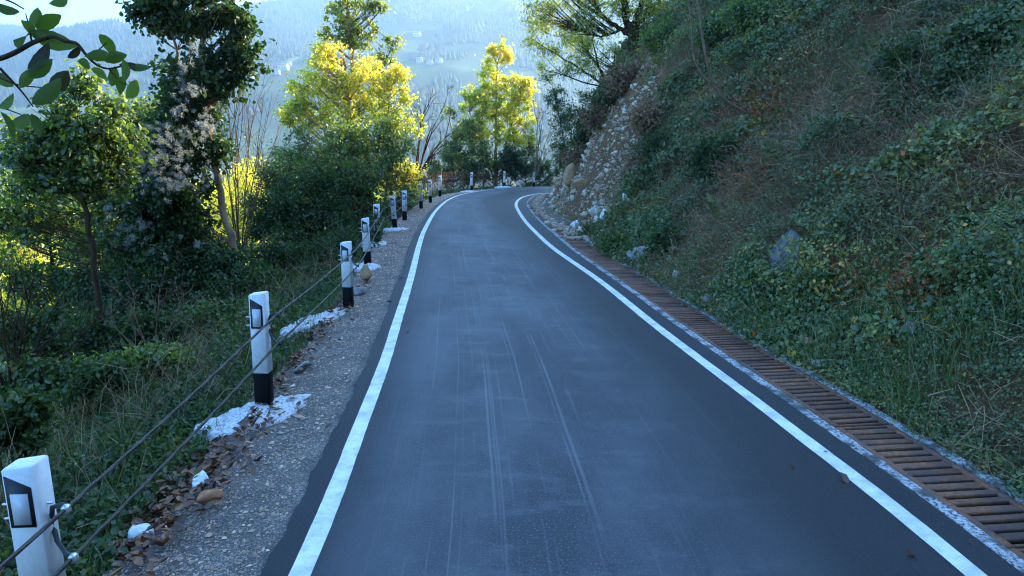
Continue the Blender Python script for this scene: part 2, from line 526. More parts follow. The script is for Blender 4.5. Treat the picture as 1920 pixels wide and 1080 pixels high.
M['far_rope'] = M['rope']

GREEN = [(0, (0.020, 0.039, 0.013)), (0.35, (0.037, 0.078, 0.019)), (0.65, (0.068, 0.119, 0.025)), (0.85, (0.110, 0.140, 0.032)), (0.95, (0.264, 0.205, 0.037)), (1, (0.154, 0.076, 0.032))]
M['cover'] = leaf_mat('ground_cover_leaf', [(0, (0.059, 0.084, 0.031)), (0.4, (0.112, 0.155, 0.053)), (0.72, (0.211, 0.235, 0.057)), (0.88, (0.423, 0.320, 0.061)), (0.95, (0.900, 0.414, 0.077)), (1, (0.529, 0.132, 0.046))], 0.3, 0.045)
M['green'] = leaf_mat('green_leaf', GREEN, 0.45, 0.035)
M['yellow'] = leaf_mat('autumn_leaf', [(0, (0.06, 0.10, 0.02)), (0.3, (0.16, 0.21, 0.03)), (0.6, (0.52, 0.56, 0.07)), (0.85, (0.90, 0.80, 0.17)), (1, (0.85, 0.66, 0.14))], 0.6, 0.05)
M['limegreen'] = leaf_mat('lime_leaf', [(0, (0.035, 0.075, 0.018)), (0.4, (0.10, 0.16, 0.03)), (0.75, (0.34, 0.40, 0.06)), (1, (0.6, 0.5, 0.08))], 0.58, 0.06)
M['grass'] = leaf_mat('grass_blade', [(0, (0.035, 0.085, 0.02)), (0.5, (0.075, 0.14, 0.035)), (0.8, (0.18, 0.19, 0.07)), (1, (0.32, 0.26, 0.15))], 0.35, 0.05)
M['drygrass'] = leaf_mat('dry_stalk', [(0, (0.085, 0.051, 0.029)), (0.4, (0.201, 0.121, 0.066)), (0.8, (0.336, 0.209, 0.118)), (1, (0.505, 0.317, 0.169))], 0.2, 0.03)
M['fluff'] = leaf_mat('seed_fluff', [(0, (0.22, 0.22, 0.19)), (1, (0.42, 0.41, 0.36))], 0.5, 0.0)
M['dead'] = leaf_mat('dead_leaf', [(0, (0.056, 0.024, 0.012)), (0.5, (0.146, 0.057, 0.024)), (1, (0.291, 0.123, 0.047))], 0.15, 0.06)
M['rustleaf'] = leaf_mat('russet_leaf', [(0, (0.140, 0.040, 0.014)), (0.6, (0.364, 0.090, 0.025)), (1, (0.476, 0.160, 0.029))], 0.35, 0.04)
M['bark_dark'] = bark_mat('dark_bark', (0.025, 0.014, 0.007), (0.084, 0.048, 0.026))
M['bark_grey'] = bark_mat('grey_bark', (0.098, 0.060, 0.036), (0.280, 0.180, 0.108))
M['bark_pale'] = bark_mat('pale_bark', (0.196, 0.120, 0.072), (0.476, 0.310, 0.194))

# ------------------------------------------------------------------ road geometry
PAIRS = [((-1.05,-14),(2.75,-14)),((-1.08,-7),(2.72,-7)),((-1.12,0),(2.65,0)),((-1.17,3.4),(2.55,3.4)),((-1.29,5.5),(2.33,5.5)),((-1.41,7.3),(2.10,7.3)),((-1.57,9.1),(1.90,8.9)),
 ((-1.87,12.5),(1.56,12.0)),((-2.29,16.75),(1.0,15.9)),((-2.58,20.3),(.70,18.9)),((-2.90,26),(.42,22.5)),((-2.97,31.4),(.21,27)),
 ((-2.7,35.2),(.18,29.6)),((-2.1,37.8),(.32,32.1)),((-1.04,40.6),(.64,34.2)),((.26,42.4),(1.25,36.0)),((2.0,43.1),(1.92,36.9)),((5,42.9),(3.5,37.8)),
 ((8,42.2),(6,38)),((14,41),(12,37.2)),((24,41),(24,37)),((38,46),(40,42))]
def catmull(P, per=10):
    P = np.array(P, float); P = np.vstack([2*P[0]-P[1], P, 2*P[-1]-P[-2]])
    out_ = []
    for i in range(1, len(P)-2):
        for k in range(per):
            u = k/per
            out_.append(0.5*((2*P[i])+(-P[i-1]+P[i+1])*u+(2*P[i-1]-5*P[i]+4*P[i+1]-P[i+2])*u*u+(-P[i-1]+3*P[i]-3*P[i+1]+P[i+2])*u**3))
    out_.append(P[-2]); return np.array(out_)
LC = catmull([p[0] for p in PAIRS]); RC = catmull([p[1] for p in PAIRS])
def normals(C):
    T = nrm(np.gradient(C, axis=0)); return np.stack([T[:, 1], -T[:, 0]], 1)   # to the right
LN = normals(LC); RN = normals(RC)
def arclen(C): return np.concatenate([[0], np.cumsum(np.linalg.norm(np.diff(C, axis=0), axis=1))])
SL = arclen((LC+RC)/2)
XTRA = (0.17*sstep(11, 19, RC[:, 1]))[:, None]
def Roff(d): return RC + RN*(d + (XTRA if d > 0.2 else 0))
def Loff(d): return LC - LN*d
EDGE_L = Loff(0.21 + 0.035*fbm(SL*1.1, SL*0, 4, 3)[:, None] + 0.03*fbm(SL*5, SL*0, 3, 8)[:, None])
SHOULD = Loff(1.02)
BASE = Roff(0.97)

def strip(name, A, B, z, mat, nacross=1, skirt=0.0, xoff=0.0, zfun=None, mask=None, **k):
    """a sheet between the curves A and B, with 'strip' coordinates"""
    n = len(A); u = np.linspace(0, 1, nacross+1)
    XY = A[:, None]*(1-u[None, :, None]) + B[:, None]*u[None, :, None]
    Z = np.full(XY.shape[:2], z) if zfun is None else zfun(XY[..., 0], XY[..., 1], u[None, :].repeat(n, 0))
    V = np.concatenate([XY, Z[..., None]], -1).reshape(-1, 3)
    i = np.arange(n-1)[:, None]*(nacross+1) + np.arange(nacross)[None]
    F = np.stack([i, i+1, i+nacross+2, i+nacross+1], -1).reshape(-1, 4)
    if mask is not None: F = F[np.repeat(mask[:-1], nacross)]
    g = G(); g.add(V, F)
    if skirt:
        m_ = nacross+1
        for c_, fl in ((0, 0), (nacross, 1)):
            top = V.reshape(n, m_, 3)[:, c_]; bot = top.copy(); bot[:, 2] -= skirt
            j = np.arange(n-1)
            FF = np.stack([j, j+1, n+j+1, n+j], -1) if not fl else np.stack([j+1, j, n+j, n+j+1], -1)
            g.add(np.vstack([top, bot]), FF)
    o = g.build(name, mat, smooth=True, **k)
    VV = np.concatenate(g.V)
    sc = np.zeros((len(VV), 3), np.float32)
    w_ = np.linalg.norm(B-A, axis=1)
    sc[:n*(nacross+1), 0] = (w_[:, None]*u[None]-(np.zeros(n)+xoff)[:, None]).ravel(); sc[:n*(nacross+1), 1] = np.repeat(SL2(A), nacross+1)
    if skirt:
        sc[n*(nacross+1):, 0] = 0; sc[n*(nacross+1):, 1] = np.tile(SL2(A), 4)
    a = o.data.attributes.new('strip', 'FLOAT_VECTOR', 'POINT'); a.data.foreach_set('vector', sc.ravel())
    return o
def SL2(A): return arclen(A)

def densify(C, step=0.06, y1=45):
    s = arclen(C); n = int(s[-1]/step); t_ = np.linspace(0, s[-1], n)
    return np.stack([np.interp(t_, s, C[:, 0]), np.interp(t_, s, C[:, 1])], 1)

# fine left edge for a ragged asphalt rim
sfine = np.linspace(0, len(LC)-1, 1400)
def resm(C): return np.stack([np.interp(sfine, np.arange(len(C)), C[:, 0]), np.interp(sfine, np.arange(len(C)), C[:, 1])], 1)
LCf, RCf, LNf, RNf = resm(LC), resm(RC), resm(LN), resm(RN)
SLf = arclen((LCf+RCf)/2)
rag = 0.21 + 0.05*fbm(SLf*0.8, SLf*0, 4, 3) + 0.03*fbm(SLf*5, SLf*0+3, 4, 8)
edge_l = LCf - LNf*rag[:, None]
edge_r = RCf + RNf*(0.275 + 0.17*sstep(11, 19, RCf[:, 1]))[:, None]
strip('road', edge_l, edge_r, 0.0, M['asphalt'], 10, skirt=0.06, xoff=rag, kind='structure')
wl = 0.062 + 0.004*fbm(SLf*6, SLf*0+9, 3, 5)
strip('edge_line', LCf - LNf*wl[:, None], LCf + LNf*wl[:, None], 0.004, M['line'], 2, kind='structure')
strip('edge_line', RCf - RNf*wl[:, None], RCf + RNf*wl[:, None], 0.004, M['line'], 2, kind='structure')
# gravel shoulder
def shoulder_z(x, y, u):
    return -0.022 + 0.022*fbm(x*3, y*3, 4, 5) - 0.05*u**2 - 0.02*(1-u)**6
strip('gravel_shoulder', LCf - LNf*1.15, edge_l + LNf*0.05, 0, M['gravel'], 12, zfun=lambda x, y, u: shoulder_z(x, y, 1-u), kind='structure')
# drain: edging, channel, rim
ext = 0.17*sstep(11, 19, RCf[:, 1])
def Rf(d): return RCf + RNf*(d + ext)[:, None]
edw = 0.02*fbm(SLf*4, SLf*0+2, 4, 21)
strip('concrete_edging', Rf(0.277), RCf + RNf*(0.372 + ext + 0*edw)[:, None], 0.006, M['edging'], 3, skirt=0.35, kind='structure',
      zfun=lambda x, y, u: 0.004+0.008*fbm(x*9, y*9, 3, 4))
strip('drain_channel', Rf(0.374), Rf(0.886), -0.34, M['channel'], 2, kind='structure')
strip('concrete_rim', Rf(0.888), Rf(0.985), 0.0, M['edging'], 3, skirt=0.35, kind='structure',
      zfun=lambda x, y, u: 0.012+0.012*fbm(x*7, y*7, 3, 14))

# ------------------------------------------------------------------ ground
SEG_B = Roff(0.97)[::2]; SEG_L = Loff(1.02)[::2]
def sdist(x, y, C):
    """signed distance to the curve, positive to its right"""
    x = np.asarray(x, float); sh = x.shape
    p = np.stack([x.ravel(), np.asarray(y, float).ravel()], 1)
    best = np.full(len(p), 1e9); sg = np.ones(len(p))
    for a, b in zip(C[:-1], C[1:]):
        ab = b-a; t_ = np.clip(((p-a) @ ab)/(ab @ ab), 0, 1)
        q = p - a - t_[:, None]*ab
        d = q[:, 0]**2 + q[:, 1]**2
        m_ = d < best
        best = np.where(m_, d, best)
        sg = np.where(m_, np.sign(q[:, 0]*ab[1] - q[:, 1]*ab[0]), sg)
    return (np.sqrt(best)*sg).reshape(sh)

def hill_z(x, y, d=None):
    if d is None: d = sdist(x, y, SEG_B)
    s1 = 1.12 + 0.86*sstep(13, 23, y)
    dd = np.maximum(d, 0)
    z = 0.45*np.minimum(dd, 0.3) + s1*np.clip(dd-0.3, 0, 3.0) + 1.02*np.clip(dd-3.3, 0, None)
    amp = np.clip(dd*0.5, 0, 1)
    z = z + amp*(0.62*fbm(x*0.55, y*0.55, 3, 31) + 0.16*fbm(x*2.3, y*2.3, 3, 41)) + np.clip(dd-12, 0, 20)*0.12*fbm(x*0.08, y*0.08, 3, 51)
    return np.minimum(z, 62+0*z)

def shade_spur_z(x, y):  # unseen ridge, added and shaped to keep the sun off the bend
    c = 42 + 0.3*(88-y) + 1.0*fbm(x*0.05, y*0.05, 3, 61)
    return (np.minimum(1.35*(x-24), c)+95)*sstep(135, 105, y)*sstep(18, 30, x) - 95

def bank_z(x, y, dl=None):
    if dl is None: dl = -sdist(x, y, SEG_L)      # positive outward
    d = np.maximum(dl, 0)
    z = -0.07 - 0.14*np.minimum(d, 1.2) - 0.42*np.clip(d-1.2, 0, 2.0) - 0.62*np.clip(d-3.2, 0, None)
    z = z + np.clip(d*0.6, 0, 1)*(0.16*fbm(x*0.9, y*0.9, 4, 71))
    mound = 1.0*np.exp(-(((x-3.6)/3.2)**2 + ((y-47.5)/1.7)**2))
    z = z + mound*np.clip(d, 0, 1)
    far = -80 + 6*fbm(x*0.01, y*0.01, 3, 81)
    z = np.maximum(z, far)
    spur = -12 - 30*(((x+70)/110)**2) - 46*((y-190)/75)**2
    z = np.where(d > 40, np.maximum(z, spur+4*fbm(x*0.03, y*0.03, 3, 91)), z)
    return z

def grow(a, b, lo, hi, st, f=1.09):
    c = list(np.arange(a, b+1e-6, st)); s = st
    up = []; v = b
    while v < hi: s *= f; v += s; up.append(v)
    s = st; dn = []; v = a
    while v > lo: s *= f; v -= s; dn.append(v)
    return np.array(dn[::-1]+c+up)
gx = grow(-13, 12, -5000, 5000, 0.2); gy = grow(0.5, 48, -1500, 900, 0.22)
X, Y = np.meshgrid(gx, gy)
dB = sdist(X, Y, SEG_B); dL = -sdist(X, Y, SEG_L)
zr = hill_z(X, Y, dB); zl = bank_z(X, Y, dL)
Z = np.where(dB > 0, zr, np.where(dL > 0, zl, -0.45))
Z = np.where((dB <= 0) & (dB > -0.16), 0.0 + dB*3, Z)
Z = np.where((dL <= 0), np.minimum(Z, np.where(dL > -0.2, -0.07+dL*2, Z)), Z)
sp = shade_spur_z(X, Y)
Z = np.where((X > 20), np.maximum(Z, sp), Z)  # raise the added sun-blocking ridge, hidden behind the near hill
nx = len(gx)
VG = np.stack([X, Y, Z], -1).reshape(-1, 3)
ii = (np.arange(len(gy)-1)[:, None]*nx + np.arange(nx-1)[None]).ravel()
FG = np.stack([ii, ii+1, ii+nx+1, ii+nx], -1)
onhill = (dB.ravel()[FG].max(1) > 0) | ((sp.ravel()[FG].max(1) > -5) & (X.ravel()[FG].min(1) > 20))  # the added ridge shares the hillside mesh
def sub_ground(name, mask, mat):
    f = FG[mask]; u, inv = np.unique(f.ravel(), return_inverse=True)
    g = G(); g.add(VG[u], inv.reshape(f.shape)); return g.build(name, mat, smooth=True, kind='structure')
sub_ground('hillside', onhill, M['hill_soil'])
sub_ground('embankment', ~onhill, M['bank_soil'])

# ------------------------------------------------------------------ mountain across the valley
SKYL = np.array([(-400,80),(-150,60),(0,50),(60,55),(120,61),(175,64),(230,46),(330,28),(450,15),(560,4),(640,-4),(760,-22),(960,-45),(1300,-60),(1800,-40),(2600,40)], float)
RY = 2500.0
rx = np.array([W(u, v, RY)[0] for u, v in SKYL]); rz_ = np.array([W(u, v, RY)[2] for u, v in SKYL])
def mountain_z(x, y):
    crest = np.interp(x, rx, rz_)
    t_ = (y-620)/(RY-620)
    prof = np.where(t_ < 1, 0.62*t_ + 0.38*t_**2, 1 - 0.55*(t_-1))
    z = -90 + (crest+90)*np.clip(prof, -0.05, None)
    env = np.clip(t_*2, 0, 1)*np.clip((1.0-t_)*4+0.12, 0.12, 1)
    rid = 1-np.abs(fbm(x*0.0016+0.3*fbm(x*0.001, y*0.001, 2, 3), y*0.0011, 4, 101))*2
    z = z + env*(120*(rid-0.55) + 26*fbm(x*0.006, y*0.006, 4, 111)) + 7*fbm(x*0.02, y*0.02, 3, 121)
    return z
mx = np.linspace(-4200, 3000, 320); my = np.linspace(560, 3600, 150)
XM, YM = np.meshgrid(mx, my); ZM = mountain_z(XM, YM)
ii = (np.arange(149)[:, None]*320 + np.arange(319)[None]).ravel()
g = G(); g.add(np.stack([XM, YM, ZM], -1).reshape(-1, 3), np.stack([ii, ii+1, ii+321, ii+320], -1))
m, t, o = new_mat('mountain_ground')
P = pos(t); f = noise(t, P, 0.0035, 6, 0.65); f2 = noise(t, P, 0.03, 5, 0.7)
c = ramp(t, f, [(0.40, (0.03, 0.05, 0.022)), (0.52, (0.05, 0.058, 0.03)), (0.62, (0.10, 0.13, 0.05))])
c = mixc(t, ramp(t, f2, [(0.35, g3(0.6)), (0.65, g3(0))]), c, (0.03, 0.045, 0.022))
pbsdf(t, o, c, 0.95, spec=0.05)
g.build('mountain', m, smooth=True, kind='structure')

def cones(g, P, h, r, tint, n=5, tiers=1):
    NN = len(P); an = np.linspace(0, 6.283, n, endpoint=False)
    for k in range(tiers):
        b0 = 0.06 + k*0.3*(3/ max(tiers, 1))/1.0 if tiers > 1 else 0.05
        t1 = 1.0 if k == tiers-1 else b0+0.55
        rr = r*(1-0.28*k*(3/max(tiers, 1)))
        jit = rng.uniform(0.7, 1.25, (NN, n)); ph = rng.uniform(0, 6.28, (NN, 1))
        ring = np.stack([np.cos(an+ph)*jit*rr[:, None], np.sin(an+ph)*jit*rr[:, None], np.broadcast_to((b0*h)[:, None], (NN, n)) - 0.06*h[:, None]*jit], -1) + P[:, None]
        tip = P + np.stack([0*h, 0*h, t1*h], -1)
        V = np.concatenate([ring, tip[:, None]], 1)
        F = (np.arange(NN)*(n+1))[:, None, None] + np.array([[i, (i+1) % n, n] for i in range(n)])[None]
        g.add(V.reshape(-1, 3), F.reshape(-1, 3), np.repeat(tint, n))
ICO = None
def ico():
    global ICO
    if ICO is None:
        ph = (1+5**.5)/2
        V = np.array([(-1,ph,0),(1,ph,0),(-1,-ph,0),(1,-ph,0),(0,-1,ph),(0,1,ph),(0,-1,-ph),(0,1,-ph),(ph,0,-1),(ph,0,1),(-ph,0,-1),(-ph,0,1)])/1.902
        F = np.array([(0,11,5),(0,5,1),(0,1,7),(0,7,10),(0,10,11),(1,5,9),(5,11,4),(11,10,2),(10,7,6),(7,1,8),(3,9,4),(3,4,2),(3,2,6),(3,6,8),(3,8,9),(4,9,5),(2,4,11),(6,2,10),(8,6,7),(9,8,1)])
        ICO = (V, F)
    return ICO
def blobs(g, P, S, tint, jit=0.25):
    V0, F0 = ico(); NN = len(P)
    V = V0[None]*(1+rng.uniform(-jit, jit, (NN, 12, 1)))*np.asarray(S).reshape(NN, 1, -1)
    a = rng.uniform(0, 6.28, NN); c, s = np.cos(a)[:, None], np.sin(a)[:, None]
    V = np.stack([V[..., 0]*c-V[..., 1]*s, V[..., 0]*s+V[..., 1]*c, V[..., 2]], -1) + P[:, None]
    F = (np.arange(NN)*12)[:, None, None] + F0[None]
    g.add(V.reshape(-1, 3), F.reshape(-1, 3), np.repeat(tint, 20))

# the mountain's woods
NT = 88000
px = rng.uniform(-2600, 900, NT); py = rng.uniform(0, 1, NT)**0.8*1950+640
den = fbm(px*0.0035, py*0.0035, 5, 7)
band = np.exp(-((py-1350)/420)**2)*np.exp(-((px+700)/900)**2)
keep = (den > -0.30 + 0.62*band + 0.10*sstep(1500, 1900, py) - 0.3*sstep(2000, 2500, py)) & (px < 0.32*py+150) & (px > -0.85*py-100)
px, py = px[keep], py[keep]; pz = mountain_z(px, py)
con = fbm(px*0.004, py*0.004, 4, 17) + 0.25*rng.normal(size=len(px)) > 0.02
g = G(); h = rng.uniform(12, 25, con.sum()); cones(g, np.stack([px, py, pz], -1)[con], h, h*0.2, rng.uniform(0, 1, con.sum()))
M['far_conifer'] = tint_mat('far_conifer', [(0, (0.018, 0.035, 0.02)), (0.5, (0.028, 0.05, 0.028)), (1, (0.05, 0.07, 0.035))], bscale=0.2)
g.build('mountain_conifers', M['far_conifer'], label='dark conifer woods covering the hazy blue mountain across the valley', cat='wood', kind='stuff')
# houses on the mountain
M['far_wall'] = plain('far_house_wall', (0.5, 0.48, 0.46), 0.8, var=0.05, scale=0.5)
M['far_roof'] = plain('far_house_roof', (0.33, 0.2, 0.16), 0.8, var=0.1, scale=0.5)
M['far_window'] = plain('far_house_window', (0.03, 0.035, 0.04), 0.2, var=0.1, scale=0.5)
def octs(g, P, S, tint):
    V0 = np.array([(1,0,0),(0,1,0),(-1,0,0),(0,-1,0),(0,0,1)], float); F0 = np.array([(0,1,4),(1,2,4),(2,3,4),(3,0,4)]); NN = len(P)
    V = V0[None]*rng.uniform(.7, 1.35, (NN, 5, 1))*np.asarray(S)[:, None]; a = rng.uniform(0, 6.28, NN); c_, s_ = np.cos(a)[:, None], np.sin(a)[:, None]
    V = np.stack([V[..., 0]*c_-V[..., 1]*s_, V[..., 0]*s_+V[..., 1]*c_, V[..., 2]], -1)+P[:, None]
    g.add(V.reshape(-1, 3), ((np.arange(NN)*5)[:, None, None]+F0[None]).reshape(-1, 3), np.repeat(tint, 4))
def place_on_mountain(u, v):
    a = W(u, v, 1.0) - np.array([0, 0, CAM_H])
    for y in np.arange(640, 3000, 6.0):
        if mountain_z(np.array([a[0]*y]), np.array([y]))[0] >= a[2]*y+CAM_H: return np.array([a[0]*y, y, mountain_z(np.array([a[0]*y]), np.array([y]))[0]])
    return None
g = G(); r = rng.uniform(4, 8, (~con).sum()); octs(g, np.stack([px, py, pz+2], -1)[~con], np.stack([r, r, r*2.0], -1), rng.uniform(0, 1, (~con).sum()))
M['far_broadleaf'] = tint_mat('far_broadleaf', [(0, (0.018, 0.019, 0.012)), (0.5, (0.030, 0.032, 0.019)), (0.9, (0.050, 0.047, 0.030)), (1, (0.075, 0.066, 0.042))], bscale=0.3)
g.build('mountain_broadleaf_trees', M['far_broadleaf'], label='grey-brown broadleaf woods mottling the hazy mountain across the valley', cat='wood', kind='stuff')

HOUSES = [(532,133,'pale house in the meadow left of the tall yellow tree, biggest of its cluster',1.4),(520,141,'small pale house just below left of the biggest meadow house',0.8),(541,124,'small pale house above right of the biggest meadow house',0.9),
 (138,126,'white farmhouse high in the clearing behind the left leafy branch',1.0),(131,142,'white house below the farmhouse behind the left leafy branch',1.1),(469,150,'lone pale house on the slope right of the ivy-clad tree',1.0),
 (782,70,'long white house alone high on the mountain above the dead tree',1.3),(787,118,'low white house, leftmost of the row between the two yellow trees',1.0),(806,121,'low white house, second from left of the row between the yellow trees',0.9),
 (823,119,'low white house, third from left of the row between the yellow trees',1.0),(841,108,'white house highest and rightmost of the row between the yellow trees',1.0),(590,112,'pale house glimpsed beside the left edge of the tall yellow tree',1.1)]
for u, v, lab, s in HOUSES:
    p = place_on_mountain(u, v)
    if p is None: continue
    r = empty('house', p, random.uniform(-0.5, 0.5), label=lab, cat='house', group='far houses on the mountainside')
    L_, D_, H_ = 13*s, 9*s, 6.5*s
    g = G(); addbox(g, 0, 0, H_/2-1, L_, D_, H_+2)
    g.add([(-L_/2, -D_/2, H_), (-L_/2, D_/2, H_), (-L_/2, 0, H_+3*s), (L_/2, -D_/2, H_), (L_/2, D_/2, H_), (L_/2, 0, H_+3*s)], [(0, 1, 2), (3, 5, 4)])
    g.build('wall', M['far_wall'], r)
    g = G(); e = 0.6
    for sy in (-1, 1):
        g.add([(-L_/2-e, sy*(D_/2+e), H_-.4), (L_/2+e, sy*(D_/2+e), H_-.4), (L_/2+e, 0, H_+3*s+.1), (-L_/2-e, 0, H_+3*s+.1),
               (-L_/2-e, sy*(D_/2+e), H_-.1), (L_/2+e, sy*(D_/2+e), H_-.1), (L_/2+e, 0, H_+3*s+.45), (-L_/2-e, 0, H_+3*s+.45)],
              [(0,1,2,3),(4,5,6,7),(0,1,5,4),(1,2,6,5),(3,0,4,7)])
    g.build('roof', M['far_roof'], r)
    for k in range(3):
        g = G(); addbox(g, (k-1)*L_*0.3, -D_/2-.03, H_*0.55, 1.3*s, .12, 1.5*s); g.build('window', M['far_window'], r)

# sunlit wood down in the valley to the left
NV = 2600
vx = rng.uniform(-230, 40, NV); vy = rng.uniform(80, 235, NV); k = (vx > -0.95*vy) & (vx < -0.05*vy+8); vx, vy = vx[k], vy[k]
vz = bank_z(vx, vy)
P = np.stack([vx, vy, vz], -1); con = rng.uniform(size=len(P)) < 0.5
g = G(); h = rng.uniform(7, 12, con.sum()); cones(g, P[con], h, h*0.2, rng.uniform(0, 1, con.sum()), 8, 5)
M['valley_conifer'] = leaf_mat('valley_conifer', [(0, (0.05, 0.08, 0.02)), (0.6, (0.12, 0.15, 0.03)), (1, (0.28, 0.27, 0.05))], 0.45, 0.02)
g.build('valley_conifers', M['valley_conifer'], label='sunlit conifers on the spur down in the valley behind the roadside trees', cat='wood', kind='stuff')
g = G(); PB = P[~con]
for kk in range(46):
    o_ = nrm(rng.normal(size=PB.shape))*np.array([2.4, 2.4, 3.2])*rng.uniform(0.5, 1, (len(PB), 1))
    leaves(g, PB+o_+(0, 0, 5.5), rng.uniform(0.7, 1.3, len(PB)), rng.uniform(0, 1, len(PB)), wid=0.8)
g.build('valley_broadleaf_trees', M['yellow'], label='sunlit yellow-green broadleaf wood down in the valley', cat='wood', kind='stuff')

# ------------------------------------------------------------------ haze
g = G(); addbox(g, -300, 1150, 430, 9000, 5600, 1100)
m, t, o = new_mat('haze_air')
pv = N(t, 'ShaderNodeVolumePrincipled'); pv.inputs['Color'].default_value = (0.55, 0.80, 1.0, 1)
pv.inputs['Density'].default_value = 0.00023; pv.inputs['Anisotropy'].default_value = 0.5
t.links.new(pv.outputs[0], o.inputs['Volume'])
hz = g.build('haze', m, label='thin blue haze filling the valley', cat='haze', kind='stuff')

# ------------------------------------------------------------------ where a line of sight meets the ground
def ground_z(x, y):
    x = np.asarray(x, float); y = np.asarray(y, float)
    a = sdist(x, y, SEG_B); b = -sdist(x, y, SEG_L)
    return np.where(a > 0, hill_z(x, y, a), np.where(b > 0, bank_z(x, y, b), 0.0))
def hit(u, v, y0=1.5, y1=60):
    ys = np.linspace(y0, y1, 500); d = W(u, v, 1.0)-np.array([0, 0, CAM_H])
    x = d[0]*ys; z = d[2]*ys+CAM_H; k = np.argmax(ground_z(x, ys) >= z)
    return np.array([x[k], ys[k], z[k]])
def in_view(P, m=0.15, near=1.0):
    z = P[:, 2]-CAM_H; c = P[:, 1]*math.cos(PITCH)-z*math.sin(PITCH); v_ = -(P[:, 1]*math.sin(PITCH)+z*math.cos(PITCH))
    c_ = np.maximum(c, 0.1)
    return (c > near) & (np.abs(P[:, 0]/c_) < 0.75*(1+m)+0.05) & (np.abs(v_/c_) < 0.42*(1+m)+0.05)

# ------------------------------------------------------------------ drain grates
dc = Rf(0.63); s_dc = arclen(dc)
def at_s(C, S, s): return np.array([np.interp(s, S, C[:, 0]), np.interp(s, S, C[:, 1])])
BAR = 0.40; PAN = 1.80; NB = 16
g = G(); addbox(g, 0, 0, 0, BAR+0.02, 0.066, 0.03, bev=0.004); me_bar = g.mesh('bar', M['rust'])
g = G(); addbox(g, 0, 0, 0, 0.055, PAN-0.025, 0.036, bev=0.005); me_rail = g.mesh('side_rail', M['rust'])
g = G(); addbox(g, 0, 0, 0, BAR, 0.02, 0.034, bev=0.003); me_end = g.mesh('end_bar', M['rust'])
s0 = np.interp(1.85, dc[:, 1], s_dc)
NG = 15
for k in range(NG):
    a = at_s(dc, s_dc, s0+k*PAN); b = at_s(dc, s_dc, s0+(k+1)*PAN)
    mid = (a+b)/2; ang = math.atan2(-(b-a)[0], (b-a)[1])
    zz = 0.006*random.uniform(-1, 1)
    where = 'nearest to the camera' if k == 0 else ('farthest, half buried in rubble' if k == NG-1 else None)
    ords = ['first', 'second', 'third', 'fourth', 'fifth', 'sixth', 'seventh', 'eighth', 'ninth', 'tenth', 'eleventh', 'twelfth', 'thirteenth', 'fourteenth', 'fifteenth']
    lab = 'rusty barred drain grate beside the right edge line, ' + (where or (ords[k]+' panel counted from the camera'))
    r = empty('drain_grate', (mid[0], mid[1], -0.012+zz), ang, label=lab, cat='drain grate', group='drain grates along the foot of the slope')
    r.rotation_euler = (random.uniform(-.002, .002), random.uniform(-.004, .004), ang)
    for sx in (-1, 1): inst('side_rail', me_rail, r, (sx*0.2265, 0, 0))
    for sy in (-1, 1): inst('end_bar', me_end, r, (0, sy*(PAN/2-0.026), -0.001))
    for j in range(NB):
        yy = -PAN/2 + 0.062 + (j+0.5)*(PAN-0.124)/NB
        inst('bar', me_bar, r, (random.uniform(-.002, .002), yy+random.uniform(-.003, .003), 0.004+random.uniform(-.003, .003)), (random.uniform(-.12, .12), random.uniform(-.006, .006), random.uniform(-.012, .012)))

# ------------------------------------------------------------------ marker posts
POSTS = [(-2.16,2.82,862,15),(-2.28,5.95,547,0),(-2.48,10.1,452,0),(-2.95,13.8,408,0),(-3.43,17.3,382,0),(-3.50,20.4,367,0),(-3.60,22.9,357,0),(-3.66,27.6,344,0),(-3.62,30.5,337,0),(-3.62,34.6,329,0),(-2.30,39.1,323,0),(-0.48,43.4,321,0),(1.40,44.3,323,0)]
PL = ['large black and white marker post cropped at the lower left corner', 'black and white marker post standing in a white lime patch, nearest whole post',
 'black and white marker post beside the tan boulder, second whole post', 'black and white marker post on a round white concrete pad, third whole post',
 'marker post overgrown by ivy leaves, set back behind the cables', 'marker post just beyond the ivy-covered post, tilted slightly left',
 'marker post two places beyond the ivy-covered post, beside a dark shrub', 'marker post in front of the orange-leaved shrub, left of the bend',
 'marker post second before the iron fence at the bend', 'marker post at the corner where the road starts to bend right', 'marker post standing alone in front of the rusty iron fence',
 'marker post at the far bend, second from the right', 'farthest marker post on the right of the bend, near the rock slope']
PW, PD = 0.14, 0.12
post_xy = []
POST_CLAMP = []
